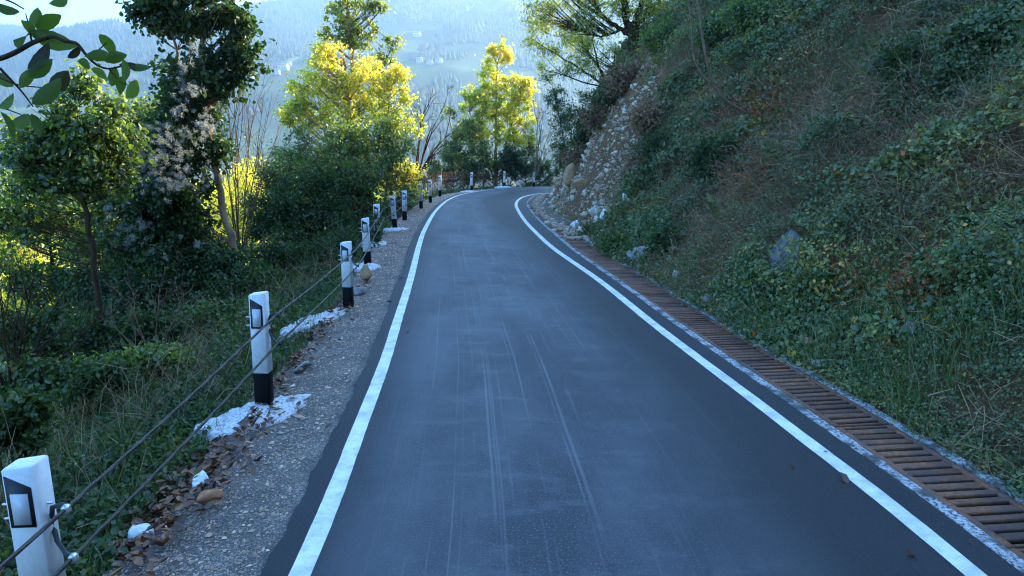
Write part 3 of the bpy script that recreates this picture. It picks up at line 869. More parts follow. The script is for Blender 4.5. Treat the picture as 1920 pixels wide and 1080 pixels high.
for i, (x, y, vt, _) in enumerate(POSTS):
    zb = -0.10 if i not in (11, 12) else float(ground_z(np.array([x]), np.array([y]))[0])
    u = 960+1280*x/(y*0.98+0.3); zt = W(u, vt, y)[2]
    H = zt - zb; hb = 0.36*H if i in (1, 0) else 0.35*H
    r = empty('marker_post', (x, y, zb), rad(random.uniform(-5, 5)), label=PL[i], cat='marker post', group='black and white marker posts strung with cables')
    r.rotation_euler[1] = rad(-3) if i == 5 else rad(random.uniform(-1.2, 1.2))
    g = G(); addbox(g, 0, 0, hb/2-0.1, PW-0.003, PD-0.003, hb+0.2, bev=0.006); g.build('black_base', M['black_paint'], r)
    # white shaft, its top sloping down to the left
    g = G(); V, F = box(0, 0, (H-hb)/2, PW, PD, H-hb, bev=0.008)
    V = np.array(V); V[16:25, 2] += (V[16:25, 0])*0.13 - 0.01; V[8:16, 2] += V[8:16, 0]*0.13 - 0.01
    n0 = g.n; g.add(V, F[0]); g.V.append(np.zeros((0, 3), np.float32)); g.F.append(np.array(F[1], np.int32)+n0); g.T.append(np.full(len(F[1]), .5, np.float32))
    g.build('white_shaft', M['white_paint'], r).location = (0, 0, hb)
    # black field with slanted top and pale reflector on the face towards traffic
    yf = -PD/2
    def plate(x0, x1, z0, zl, zr, yo, th, nm, mt, par):
        g = G(); V = [(x0, yo, z0), (x1, yo, z0), (x1, yo, zr), (x0, yo, zl)]; V += [(a, yo-th, c) for a, _, c in V]
        g.add(V, [(3, 2, 1, 0), (4, 5, 6, 7), (0, 1, 5, 4), (1, 2, 6, 5), (2, 3, 7, 6), (3, 0, 4, 7)])
        return g.build(nm, mt, par)
    f = plate(-PW/2+0.012, PW/2-0.020, H*0.72, H*0.955, H*0.90, yf, 0.004, 'reflector_panel', M['rubber'], r)
    plate(-PW/2+0.030, PW/2-0.036, H*0.735, H*0.875, H*0.875, yf-0.005, 0.004, 'reflector', M['reflector'], f)
    # two bolts right through
    for zz in (0.84, 0.77):
        g = G(); tube(g, [(-PW/2-0.055, 0, zz*H*0.95), (PW/2+0.02, 0, zz*H*0.95)], 0.006, 6); g.build('bolt', M['steel'], r)
    # cable bracket
    zu, zl = (0.96, 0.70) if i < 4 else (0.93, 0.68)
    if i == 0: zu, zl = 0.84, 0.60
    g = G(); xo = PW/2
    tube(g, [(xo+0.13, -0.06, zu), (xo+0.09, -0.05, zu+0.015), (xo+0.03, -0.02, zu-0.015), (xo+0.012, 0, zu-0.06), (xo+0.012, 0, (zu+zl)/2), (xo+0.012, 0, zl+0.10), (xo+0.03, -0.02, zl+0.06), (xo+0.08, -0.05, zl+0.01), (xo+0.12, -0.06, zl)], 0.011, 6)
    br = g.build('cable_bracket', M['black_iron'], r)
    for zc in (zu, zl):
        g = G(); addbox(g, xo+0.115, -0.06, zc, 0.034, 0.04, 0.036, bev=0.009); g.build('clamp', M['steel'] if i == 0 else M['rope'], br)
    POST_CLAMP.append(((x+xo+0.115, y-0.06, zb+zu), (x+xo+0.115, y-0.06, zb+zl)))
for q, nm in ((0, 'upper wire rope strung along the marker posts'), (1, 'lower wire rope strung along the marker posts')):
    pts = [Vector(p[q]) for p in POST_CLAMP]
    pts = [pts[0]+Vector((0.10, -2.6, -0.02))] + pts
    path = []
    for a, b in zip(pts[:-1], pts[1:]):
        L_ = (b-a).length; n = max(8, int(L_/0.25))
        for k in range(n):
            t_ = k/n; p = a.lerp(b, t_); p.z -= 0.010*L_*4*t_*(1-t_)*0.5; path.append(p)
    path.append(pts[-1]); path.append(pts[-1]+Vector((1.6, -0.2, -0.9)))
    g = G(); tube(g, [tuple(p) for p in path], 0.0092, 8)
    g.build('wire_rope', M['rope'], label=nm, cat='cable', group='wire ropes between the posts', smooth=True)

# lime concrete pads round post feet
def pad(x, y, a, b, lab, rot=0.0, h=0.05, z=None):
    n, m_ = 72, 16; V = []; F = []
    s_ = random.uniform(0, 50)
    for j in range(m_+1):
        r_ = j/m_
        for i in range(n):
            th = 2*math.pi*i/n
            e = 1+0.42*float(fbm(math.cos(th)*1.6+s_, math.sin(th)*1.6, 4, 5))+0.22*float(fbm(math.cos(th)*9+s_, math.sin(th)*9, 3, 6))
            X_, Y_ = a*e*r_*math.cos(th), b*e*r_*math.sin(th)
            xx = X_*math.cos(rot)-Y_*math.sin(rot); yy = X_*math.sin(rot)+Y_*math.cos(rot)
            V.append((xx, yy, h*(1-r_**3)+0.045*float(fbm(xx*15+s_, yy*15, 4, 9))*(1-r_**6) - (0.07 if j == m_ else 0)))
    for j in range(m_):
        for i in range(n): F.append((j*n+i, j*n+(i+1) % n, (j+1)*n+(i+1) % n, (j+1)*n+i))
    zz = (-0.085 if z is None else z) + 0.055
    g = G(); g.add(V, F); o_ = g.build('lime_patch', M['pad'], smooth=True, label=lab, cat='concrete patch', group='white lime concrete patches at the post feet'); o_.location = (x, y, zz)
pad(-2.29, 5.78, 0.62, 0.26, 'large white lime patch round the foot of the nearest whole post', rad(58))
pad(-2.72, 9.35, 0.75, 0.20, 'broken white lime streak in front of the second whole post', rad(72), z=-0.10)
pad(-2.98, 13.6, 0.36, 0.42, 'round white lime pad round the foot of the third whole post')
pad(-3.5, 17.1, 0.32, 0.34, 'small speckled lime pad under the ivy-covered post', h=0.04)
pad(-3.45, 20.2, 0.35, 0.4, 'thin grey-white lime pad of the post beyond the ivy-covered post', h=0.035)
pad(-2.45, 38.7, 0.45, 0.3, 'small lime pad of the post in front of the iron fence')
pad(-0.55, 43.1, 0.5, 0.25, 'small lime pad of the far post at the bend', z=-0.07)

# ------------------------------------------------------------------ rocks
def rock_mesh(seed, mat, cuts=13, name='rock'):
    r_ = np.random.default_rng(seed); V0, F0 = ico()
    V = [tuple(v) for v in V0]; F = [tuple(f) for f in F0]
    for _ in range(2):
        mid = {}; NF = []
        def mp(a, b):
            k_ = (min(a, b), max(a, b))
            if k_ not in mid:
                p = (np.array(V[a])+np.array(V[b])); V.append(tuple(p/np.linalg.norm(p))); mid[k_] = len(V)-1
            return mid[k_]
        for a, b, c_ in F:
            x_, y_, z_ = mp(a, b), mp(b, c_), mp(c_, a); NF += [(a, x_, z_), (b, y_, x_), (c_, z_, y_), (x_, y_, z_)]
        F = NF
    V = np.array(V)
    for _ in range(cuts):
        n_ = r_.normal(size=3); n_ /= np.linalg.norm(n_); c_ = r_.uniform(0.38, 0.8); dd = V @ n_
        V = np.where((dd > c_)[:, None], V*(c_/np.maximum(dd, 1e-6))[:, None], V)
    V = V*(1+0.03*r_.normal(size=(len(V), 1)))
    g = G(); g.add(V, F, r_.uniform(0.2, 0.8)); return g.mesh(name, mat)
ROCKS = [rock_mesh(i, M['rock'], 11+i % 4) for i in range(10)]
EXCL = []
def rock(u, v, w_px, h_px, mat, lab, seed, lift=0.15, P=None, dep=1.0, group=None, name='rock', rot=None):
    onh = P is None and u > 1040 and mat is not M['rock']
    P = hit(u, v) if P is None else np.array(P)
    s_ = P[1]/1280
    if onh: P = P+np.array([-.72, -.1, .68])*min(w_px, h_px)*s_*.28
    me = rock_mesh(seed, mat)
    o_ = inst(name, me, None, tuple(P+np.array([0, 0, h_px*s_*lift])), rot or (random.uniform(-.3, .3), random.uniform(-.3, .3), random.uniform(0, 6)), (w_px*s_*0.62, w_px*s_*0.6*dep, h_px*s_*0.68), label=lab, cat='rock')
    if group: o_['group'] = group
    EXCL.append((*P, w_px*s_*0.62))
    return o_
rock(687, 527, 30, 34, M['tan_rock'], 'rounded tan boulder on the shoulder beside the second whole post', 21, 0.3)
rock(672, 549, 26, 16, M['grey_rock'], 'flat pale grey stone at the foot of the tan boulder', 22, 0.2)
rock(378, 908, 52, 34, M['white_rock'], 'white crumpled stone among dead leaves on the verge', 23, 0.2)
rock(343, 922, 12, 12, M['white_rock'], 'small white pebble left of the crumpled white stone', 24, 0.3)
rock(392, 938, 78, 26, M['orange_rock'], 'flat orange-brown slab of rock at the gravel edge', 125, 0.35, rot=(0.15, -0.25, 0.9), dep=.6)
rock(260, 1018, 52, 48, M['white_rock'], 'white angular stone among dead leaves near the lower left corner', 26, 0.2)
rock(372, 882, 44, 18, M['grey_rock'], 'flat grey stone behind the white crumpled stone', 27, 0.3)
rock(147, 893, 60, 50, M['grey_rock'], 'grey boulder half hidden in weeds behind the upper cable', 28, 0.35)
rock(204, 868, 50, 30, M['grey_rock'], 'long grey stone in weeds right of the hidden boulder', 29, 0.3)
rock(566, 692, 38, 18, M['grey_rock'], 'flat grey stone in grass between the two nearest whole posts', 30, 0.2)
rock(522, 619, 22, 16, M['grey_rock'], 'small grey stone right behind the nearest whole post', 31, 0.3)
rock(545, 634, 26, 16, M['grey_rock'], 'grey stone just right of the stone behind the nearest whole post', 32, 0.3)
rock(594, 563, 14, 9, M['grey_rock'], 'small stone in the bright grass left of the second whole post', 33, 0.3)
# on the slope
rock(1500, 494, 122, 64, M['dark_rock'], 'big dark bluish boulder embedded in the green slope', 41, 0.0, dep=0.7, rot=(0.0, -0.80, 0.1), P=hit(1500, 492)+np.array([-.72, -.1, .68])*.13)
rock(1212, 482, 52, 28, M['grey_rock'], 'large grey boulder beside the drain below the rubble', 42, 0.25, rot=(0, -0.2, 0.3))
rock(1192, 492, 34, 16, M['grey_rock'], 'low grey boulder against the left side of the large drain-side boulder', 43, 0.3)
rock(1271, 528, 19, 24, M['white_rock'], 'upright white stone at the slope foot above the grates', 44, 0.4)
rock(1350, 578, 26, 18, M['white_rock'], 'tilted white stone at the slope foot, right of two grey ones', 45, 0.4, rot=(0, -0.6, 0.2))
rock(1328, 571, 24, 15, M['grey_rock'], 'rounded grey stone left of the tilted white stone', 46, 0.4)
rock(1303, 563, 18, 10, M['grey_rock'], 'small brownish stone in the row of stones above the grates', 47, 0.4)
rock(1352, 498, 9, 18, M['tan_rock'], 'narrow upright tan stone standing in grass on the slope', 48, 0.4)
rock(1460, 628, 30, 26, M['grey_rock'], 'grey mossy stone behind ivy at the slope foot', 49, 0.3)
rock(1548, 690, 46, 20, M['grey_rock'], 'grey stone beside the concrete rim under trailing ivy', 50, 0.3)
rock(1712, 624, 36, 20, M['grey_rock'], 'flat grey stone lying bare on the lower right slope', 51, 0.3)
rock(1565, 599, 12, 9, M['white_rock'], 'small white stone under the green fern', 52, 0.4)
rock(1593, 590, 10, 9, M['white_rock'], 'small white stone right of the stone under the fern', 53, 0.4)
rock(1538, 511, 14, 16, M['white_rock'], 'pale stone just right of the big dark boulder', 54, 0.4)
rock(1610, 397, 22, 12, M['grey_rock'], 'grey stone in ivy high above the big dark boulder', 55, 0.4)
rock(1075, 335, 24, 34, M['tan_rock'], 'tall tan rock face standing out of the rubble slope', 56, 0.1)
rock(1093, 352, 30, 20, M['tan_rock'], 'tan rock ledge below the tall tan rock', 57, 0.1)
rock(1196, 340, 14, 14, M['white_rock'], 'white rock near the top of the pale rock vein', 58, 0.3)
rock(1186, 356, 13, 11, M['white_rock'], 'white rock in the middle of the pale rock vein', 59, 0.3)
rock(1176, 377, 14, 14, M['white_rock'], 'white rock at the bottom of the pale rock vein', 60, 0.3)
rock(1150, 398, 28, 16, M['tan_rock'], 'slanting brown slab lying on the rubble', 61, 0.3, rot=(0, -0.5, 0.3))
rock(1122, 416, 26, 22, M['rock'], 'brown block among rubble just above the drain', 62, 0.3)
rock(1140, 414, 24, 20, M['white_rock'], 'pale block right of the brown block in the rubble', 63, 0.3)
rock(1147, 452, 30, 16, M['rock'], 'flat tan block at the lower right end of the rubble', 64, 0.3)
rock(1083, 428, 24, 14, M['white_rock'], 'pale stone at the lower left end of the rubble by the drain', 65, 0.3)
rock(977, 345, 9, 7, M['grey_rock'], 'grey stone on the far verge between the last two posts', 66, 0.3)

def scree_mask(x, y, d):
    lim = 17.3 + 0.55*d + 1.5*fbm(x*0.6, y*0.6, 3, 201)
    top = 1.9 + 0.9*fbm(y*0.5, x*0.5, 3, 202) + 0.8*np.exp(-((y-23)/2.5)**2)
    return sstep(-0.6, 0.6, y-lim)*sstep(0.5, -0.5, d-top)*sstep(39, 37, y)
# individual rubble rocks, and the small stuff
def hill_samples(n, x0, x1, y0, y1):
    x = rng.uniform(x0, x1, n); y = rng.uniform(y0, y1, n); d = sdist(x, y, SEG_B)
    k = d > 0; x, y, d = x[k], y[k], d[k]
    return x, y, d, hill_z(x, y, d)
x, y, d, z = hill_samples(6000, 0.8, 7, 16, 38)
mk = scree_mask(x, y, d) > rng.uniform(0.3, 1, len(x)); x, y, z, d = x[mk], y[mk], z[mk], d[mk]
sel = rng.permutation(len(x))[:190]
M['pale_rock'] = plain('pale_rock', (0.56, 0.50, 0.40), 0.85, var=0.3, scale=12, bmp=0.8)
PALE = [rock_mesh(200+i, M['pale_rock'], 12) for i in range(6)]
for i in sel:
    s_ = float(rng.uniform(0.07, 0.17)*(1.3 if d[i] < 1.0 else 1))
    pale_ = rng.uniform() < 0.42
    inst('rubble_rock', PALE[int(rng.integers(6))] if pale_ else ROCKS[int(rng.integers(10))], None, (x[i], y[i], z[i]+s_*0.15), tuple(rng.uniform(0, 6.28, 3)), (s_, s_*rng.uniform(.6, 1), s_*rng.uniform(.5, .9)),
         label='pale beige broken rock lying on the bare rubble slope' if pale_ else 'brown broken rock lying on the bare rubble slope', cat='rock', group='pale loose rocks on the rubble slope' if pale_ else 'brown loose rocks on the rubble slope')
x, y, d, z = hill_samples(60000, 0.6, 8, 15, 39)
mk = scree_mask(x, y, d)*(0.58+1.3*fbm(x*1.0, y*1.0+z*.8, 3, 205)) > rng.uniform(0, 1, len(x)); x, y, z = x[mk], y[mk], z[mk]
x, y, z = x[:9500], y[:9500], z[:9500]
S = np.clip(rng.lognormal(-3.7, .62, len(x)), .01, .15)
g = G(); blobs(g, np.stack([x, y, z+S*0.2], -1), np.stack([S*1.1, S*.8, S*.6], -1), np.clip(rng.normal(0.5, 0.3, len(x)), 0, 1), 0.35)
# spill over the drain and its margins
k = 2600; ss = rng.uniform(np.interp(17.5, dc[:, 1], s_dc), np.interp(36.5, dc[:, 1], s_dc), k); off = rng.normal(0.25, 0.22, k)
pc = np.stack([np.interp(ss, s_dc, dc[:, 0]), np.interp(ss, s_dc, dc[:, 1])], 1); tn = np.stack([np.interp(ss, s_dc, RNf[:, 0]), np.interp(ss, s_dc, RNf[:, 1])], 1)
kk = off > -0.30-0*ss; pc = pc[kk]+tn[kk]*off[kk][:, None]; S = rng.gamma(2., 0.012, len(pc))+0.012
blobs(g, np.stack([pc[:, 0], pc[:, 1], 0.012+S*0.3], -1), np.stack([S*1.2, S, S*.7], -1), np.clip(rng.normal(0.45, 0.2, len(pc)), 0, 1), 0.3)
g.build('rubble', M['rock'], label='small broken rubble covering the bare slope and spilling over the drain', cat='rubble', kind='stuff')
g = G(); ssl = np.linspace(np.interp(19.5, dc[:, 1], s_dc), np.interp(36.8, dc[:, 1], s_dc), 120); na = 8
V = []
for i, s_ in enumerate(ssl):
    c_ = at_s(dc, s_dc, s_); n_ = at_s(RNf, s_dc, s_); 
    for j in range(na+1):
        t_ = j/na; o_ = -0.30 + 0.75*t_ + 0.16*float(fbm(s_*1.3, 0.0, 3, 4))*(1-t_)
        V.append((c_[0]+n_[0]*o_, c_[1]+n_[1]*o_, -0.05 + sstep(0, 2.5, s_-ssl[0])*(0.055*math.sin(min(1, t_*1.6)*1.57) + 0.03*float(fbm(c_[0]*5+o_*5, s_*4, 3, 6))) + 0.12*t_**2))
V = np.array(V); ii = (np.arange(119)[:, None]*(na+1)+np.arange(na)[None]).ravel()
g.add(V, np.stack([ii, ii+1, ii+na+2, ii+na+1], -1)); 
M['grit'] = gravel_mat('grit_bed', (0.140, 0.085, 0.050), (0.252, 0.155, 0.094), (0.476, 0.310, 0.202), 40)
g.build('fallen_grit', M['grit'], label='brown grit washed over the far end of the drain', cat='grit', smooth=True, kind='stuff')

# ------------------------------------------------------------------ gravel stones and litter on the shoulder
k = 26000
yy = 2.0 + 38*rng.uniform(0, 1, k)**1.7
cl = np.stack([np.interp(yy, LCf[:900, 1], LCf[:900, 0]), yy], 1)
off = 0.27 + rng.uniform(0, 1, k)*0.85
xx = cl[:, 0]-off; S = rng.gamma(1.6, 0.0024, k)+0.0025; S *= (1+yy*0.04)
g = G(); u_ = (off-0.2)/0.95
V0 = np.array([(1,0,0),(-1,0,0),(0,1,0),(0,-1,0),(0,0,1),(0,0,-1)], float); F0 = np.array([(0,2,4),(2,1,4),(1,3,4),(3,0,4)])
P = np.stack([xx, yy, shoulder_z(xx, yy, u_)+S*0.25], -1)
an = rng.uniform(0, 6.28, k); c_, s_ = np.cos(an)[:, None], np.sin(an)[:, None]
V = V0[None]*(S[:, None, None]*np.array([1.2, .85, .6]))*rng.uniform(.7, 1.3, (k, 6, 1))
V = np.stack([V[..., 0]*c_-V[..., 1]*s_, V[..., 0]*s_+V[..., 1]*c_, V[..., 2]], -1)+P[:, None]
g.add(V.reshape(-1, 3), ((np.arange(k)*6)[:, None, None]+F0[None]).reshape(-1, 3), np.repeat(np.clip(rng.normal(.5, .25, k), 0, 1), 4))
g.build('gravel', M['stone'], label='grey crushed gravel spread along the left shoulder', cat='gravel', kind='stuff')

def curled(g, P, size, tint):
    """small curled leaf: three strips"""
    n = len(P); a = rng.uniform(0, 6.28, n); ti = rng.normal(0, .5, (n, 2))
    A = nrm(np.stack([np.cos(a), np.sin(a), ti[:, 0]], 1)); B = nrm(np.stack([-np.sin(a), np.cos(a), ti[:, 1]], 1)); C = np.cross(A, B)
    size = np.broadcast_to(size, (n,))[:, None]
    pts = [(-.5,0,.12),(-.2,.28,.2),(.22,.26,.18),(.5,0,.1),(.2,-.28,.22),(-.22,-.26,.2),(0,0,0)]
    V = np.stack([P+size*(p[0]*A+p[1]*B+p[2]*C) for p in pts], 1)
    F = (np.arange(n)*7)[:, None, None]+np.array([[6,0,1],[6,1,2],[6,2,3],[6,3,4],[6,4,5],[6,5,0]])[None]
    F = F[..., ::-1]
    g.add(V.reshape(-1, 3), F.reshape(-1, 3), np.repeat(tint, 6))
k = 4000; yy = 2.2 + 14*rng.uniform(0, 1, k)**1.5; cx = np.interp(yy, LCf[:900, 1], LCf[:900, 0])
off = rng.normal(1.12, 0.17, k) + 0.1*fbm(yy*1.5, 0*yy, 3, 44); kk = (off > 0.6) & (fbm(yy*1.1, off*2, 3, 45) > -0.25+0.03*yy); off, yy, cx = off[kk], yy[kk], cx[kk]
g = G(); x_ = cx-off; P = np.stack([x_, yy, ground_z(x_, yy)+rng.uniform(0.0, 0.045, len(x_))], -1); P[:, 2] = np.maximum(P[:, 2], np.where(off < 1.1, -0.06, -5)); curled(g, P, rng.uniform(.04, .09, len(P)), rng.uniform(0, 1, len(P)))
g.build('leaf_litter', M['dead'], label='brown dead leaves drifted along the gravel edge', cat='leaf litter', kind='stuff')
FL = [(1581,901,'brown dead leaf lying on the right white edge line',0.10),(1706,1043,'pale curled leaf with stalk on the asphalt near the lower right',0.06),(1485,877,'small pale leaf on the asphalt left of the right edge line',0.045),
      (765,626,'dark twig-like leaf on the asphalt beside the left edge line',0.07),(752,524,'dark curled leaf on the left asphalt margin, beyond the nearest one',0.10),(729,568,'dark curled leaf on the left asphalt margin opposite the second whole post',0.09),(617,803,'brown leaf on the ragged left asphalt edge',0.08),
      (1817,1019,'tiny pale leaf on the dark strip beside the drain',0.035),(1548,850,'small brown leaf on the dark strip by the right edge line',0.04),(852,377,'dark leaf on the asphalt at the start of the bend',0.12)]
for u, v, lab, s_ in FL:
    P = WG(u, v); g = G(); curled(g, np.array([[0, 0, 0.004]]), s_, np.array([0.85 if 'pale' in lab else 0.3])); o_ = g.build('fallen_leaf', M['dead'], label=lab, cat='leaf'); o_.location = P
    o_.location[2] = 0.008

# ------------------------------------------------------------------ ground cover
def sprigs(g, P, nrmv, R, nl, size, tint, hi=False):
    """P origins; dome of nl leaves of radius R"""
    n = len(P); o_ = rng.normal(size=(n, nl, 3)); o_[..., 2] = np.abs(o_[..., 2]); o_ = nrm(o_)*R[:, None, None]*rng.uniform(.35, 1, (n, nl, 1))
    C = (P[:, None]+o_).reshape(-1, 3); nb = nrm(o_.reshape(-1, 3)+np.repeat(nrmv, nl, 0)*0.12)
    leaves(g, C, (np.repeat(size, nl)*rng.uniform(.6, 1.3, n*nl)), np.clip(np.repeat(tint, nl)+rng.normal(0, .14, n*nl), 0, 1), wid=0.72, hi=hi, flat=0.45, nbias=nb)

def clear(P):
    ok = np.ones(len(P), bool)
    for ex, ey, ez, er in EXCL: ok &= ((P[:, 0]-ex)**2+(P[:, 1]-ey)**2*.5+(P[:, 2]-ez)**2) > (er*.85)**2
    return ok
g1 = G(); gdry = G(); gstick = G(); ggrass = G()
HN = np.array([-0.72, -0.1, 0.68])
for (n, x0, x1, y0, y1, ls, nl) in ((23000, 2.4, 12, 2.5, 12, .050, 10), (17000, 1.5, 18, 12, 22, .070, 8), (11000, .8, 20, 22, 39, .10, 6)):
    x, y, d, z = hill_samples(int(n*3.4), x0, x1, y0, y1)
    P = np.stack([x, y, z], -1); k = in_view(P, 0.2); x, y, d, z, P = x[k], y[k], d[k], z[k], P[k]
    k = np.arange(len(x)) < n; x, y, d, z, P = x[k], y[k], d[k], z[k], P[k]
    sc = scree_mask(x, y, d); den = fbm(x*0.9+z*0.5, y*0.9, 4, 301); gap = fbm(x*2.2, y*2.2+z, 3, 302)
    dryz = fbm(x*0.45, y*0.45+z*0.3, 3, 303)
    pr = np.clip(0.98 + 1.4*den + 0.8*gap, 0.10, 1)*(1-0.93*sc)*np.where(dryz > 0.16, 0.5, 1)
    k = pr > rng.uniform(0, 1, len(x))
    hgt = np.clip(0.13+0.85*fbm(x*1.3, y*1.3+z, 3, 304), 0.0, 0.55)*np.clip(d*1.5, 0.15, 1)
    tn = 0.36 + 0.5*fbm(x*0.7, y*0.7+z*0.5, 3, 305) + rng.normal(0, .10, len(x)) + (rng.uniform(size=len(x)) < 0.025)*0.5
    P2 = P + HN*(hgt*rng.uniform(.2, 1, len(x)))[:, None]
    k = k & clear(P2)
    sprigs(g1, P2[k], np.tile(HN, (k.sum(), 1)), rng.uniform(.07, .2, k.sum())*(1+ls*4), nl, (ls*np.clip(1+1.3*fbm(x*0.8, y*0.8+z, 2, 307), .55, 1.5))[k], tn[k])
    # dry stems and twigs in the brown patches
    kd = (np.clip(0.22+1.5*(dryz-0.05)+0.22*sstep(2.5, 5, d)*sstep(9, 12, y), 0.07, 1)*(1-0.6*sc)*1.0 > rng.uniform(0, 1, len(x)))
    Pd = np.repeat(P[kd], 3, 0)+rng.normal(0, .10, (kd.sum()*3, 3)); m_ = len(Pd)
    dr = nrm(rng.normal(size=(m_, 3))*0.7+np.array([-.35, -.1, .45])); L_ = rng.uniform(.12, .5, m_)
    md = Pd+dr*L_[:, None]*.5; en = md+nrm(dr+rng.normal(0, .35, (m_, 3))+np.array([0, 0, -.45]))*L_[:, None]*.5
    rr = 0.0022*(1+y.mean()*0.06); tt = rng.uniform(0, 1, m_)
    straws(gdry, Pd, md, rr, rr*.8, tt); straws(gdry, md, en, rr*.8, rr*.4, tt)
    # grass tufts
    kg = (fbm(x*0.8, y*0.8, 3, 306) > 0.12) & (1-sc > .3) & (rng.uniform(size=len(x)) < .22)
    Pg = np.repeat(P[kg], 5, 0)+rng.normal(0, .05, (kg.sum()*5, 3))
    blades(ggrass, Pg, rng.uniform(.12, .38, len(Pg)), nrm(rng.normal(size=Pg.shape)+HN*0.9)*.9, .0035*(1+y.mean()*.05), np.clip(rng.normal(.5, .25, len(Pg)), 0, 1))
g1.build('ground_cover', M['cover'], label='blue-green ivy and bramble leaves blanketing the steep right slope', cat='ground cover', kind='stuff')
gdry.build('dry_stems', M['drygrass'], label='tangled grey-brown dry stems on the right slope', cat='dry stems', kind='stuff')
# extra foot-of-slope creepers spilling over the rim
k = 2600; ss = rng.uniform(0, np.interp(17, dc[:, 1], s_dc), k); pc = np.stack([np.interp(ss, s_dc, dc[:, 0]), np.interp(ss, s_dc, dc[:, 1])], 1); tn_ = np.stack([np.interp(ss, s_dc, RNf[:, 0]), np.interp(ss, s_dc, RNf[:, 1])], 1)
off = 0.36+0.10*fbm(ss*1.4, ss*0, 3, 77)+np.abs(rng.normal(0, .16, k)); P = np.stack([*(pc+tn_*off[:, None]).T, 0.02+0*off], -1); kk = in_view(P, .2, .5); P = P[kk]; P[:, 2] += rng.uniform(0, .07, len(P))
g = G(); sprigs(g, P, np.tile(np.array([0, 0, 1.]), (len(P), 1)), rng.uniform(.04, .11, len(P)), 8, np.full(len(P), .036), rng.uniform(.3, .75, len(P)))
g.build('trailing_creeper', M['cover'], label='small-leaved creeper trailing over the concrete rim of the drain', cat='creeper', kind='stuff')

# left bank
def bank_samples(n, x0, x1, y0, y1, dmin=0.0):
    x = rng.uniform(x0, x1, n); y = rng.uniform(y0, y1, n); d = -sdist(x, y, SEG_L); k = d > dmin
    x, y, d = x[k], y[k], d[k]; z = bank_z(x, y, d); P = np.stack([x, y, z], -1); k = in_view(P, .25, .5)
    return x[k], y[k], d[k], z[k], P[k]
gl = G(); gst = G()
for (n, x0, x1, y0, y1, ls, nl) in ((15000, -8, -2, 1.2, 7.5, .048, 9), (15000, -13, -2, 7.5, 15, .065, 8), (10000, -18, -2, 15, 34, .11, 8), (7500, -14, 12, 34, 52, .13, 7)):
    x, y, d, z, P = bank_samples(n, x0, x1, y0, y1, 0.02)
    edge = sstep(0.05, 0.55, d+0.25*fbm(x*1.5, y*1.5, 3, 401)); den = fbm(x*1.1, y*1.1, 4, 402)
    k = np.clip(.75+1.2*den, .1, 1)*edge > rng.uniform(0, 1, len(x))
    h = np.clip(.16+.35*fbm(x*1.1, y*1.1, 3, 403), .02, .5)*sstep(0, 1.2, d)
    P2 = P+np.array([0, 0, 1.])*(h*rng.uniform(.1, 1, len(x)))[:, None]
    k = k & clear(P2)
    tn = .42+.55*fbm(x*.8, y*.8, 3, 405)+rng.normal(0, .1, len(x))
    sprigs(gl, P2[k], np.tile(np.array([0.2, -.2, .95]), (k.sum(), 1)), rng.uniform(.06, .17, k.sum())*(1+ls*4), nl, np.full(k.sum(), ls), tn[k])
    kg = (rng.uniform(size=len(x)) < .36)*(edge > .25)
    kg = kg.astype(bool); Pg = np.repeat(P[kg], 5, 0)+rng.normal(0, .05, (kg.sum()*5, 3))*np.array([1, 1, .2])
    hh = rng.uniform(.10, .34, len(Pg))*np.repeat(np.where(d[kg] < .9, .55, 1.0), 5)
    blades(ggrass, Pg, hh, nrm(rng.normal(size=Pg.shape))*.8, .0035*(1+y.mean()*.05), np.clip(rng.normal(.42, .25, len(Pg)), 0, 1))
    kd = rng.uniform(size=len(x)) < .13*(d > .5)
    Pd = np.repeat(P[kd], 3, 0)+rng.normal(0, .08, (kd.sum()*3, 3)); m_ = len(Pd); L_ = rng.uniform(.2, .8, m_)
    dr = nrm(rng.normal(size=(m_, 3))*.5+np.array([0, 0, .8])); md = Pd+dr*L_[:, None]*.6; en = md+nrm(dr+rng.normal(0, .5, (m_, 3)))*L_[:, None]*.4
    rr = .0024*(1+y.mean()*.05); tt = rng.uniform(0, 1, m_); straws(gst, Pd, md, rr, rr*.7, tt); straws(gst, md, en, rr*.7, rr*.3, tt)
gl.build('undergrowth', M['green'], label='dense green weeds and brambles covering the left bank', cat='undergrowth', kind='stuff')
gst.build('dry_weeds', M['drygrass'], label='dry brown weed stalks standing on the left bank', cat='dry weeds', kind='stuff')
# bright grass patches
for (u, v, r_) in ((575, 565, .5), (625, 545, .45), (540, 620, .4), (555, 590, .5), (470, 640, .7), (440, 610, .7), (600, 590, .3), (590, 640, .35)):
    c_ = hit(u, v); n = 900; q = rng.normal(0, r_, (n, 2)); x = c_[0]+q[:, 0]; y = c_[1]+q[:, 1]*1.6; k = -sdist(x, y, SEG_L) > 0; x, y = x[k], y[k]
    P = np.stack([x, y, bank_z(x, y)-.01], -1); blades(ggrass, P, rng.uniform(.06, .18, len(x)), nrm(rng.normal(size=P.shape))*.8, .005, np.clip(rng.normal(.3, .12, len(x)), 0, 1))
ggrass.build('grass', M['grass'], label='tufts of green and straw-coloured grass on both verges', cat='grass', kind='stuff')

# ------------------------------------------------------------------ trees and shrubs
def bez(a, b, c_, n=5):
    t_ = np.linspace(0, 1, n)[:, None]; return (1-t_)**2*a + 2*t_*(1-t_)*b + t_**2*c_

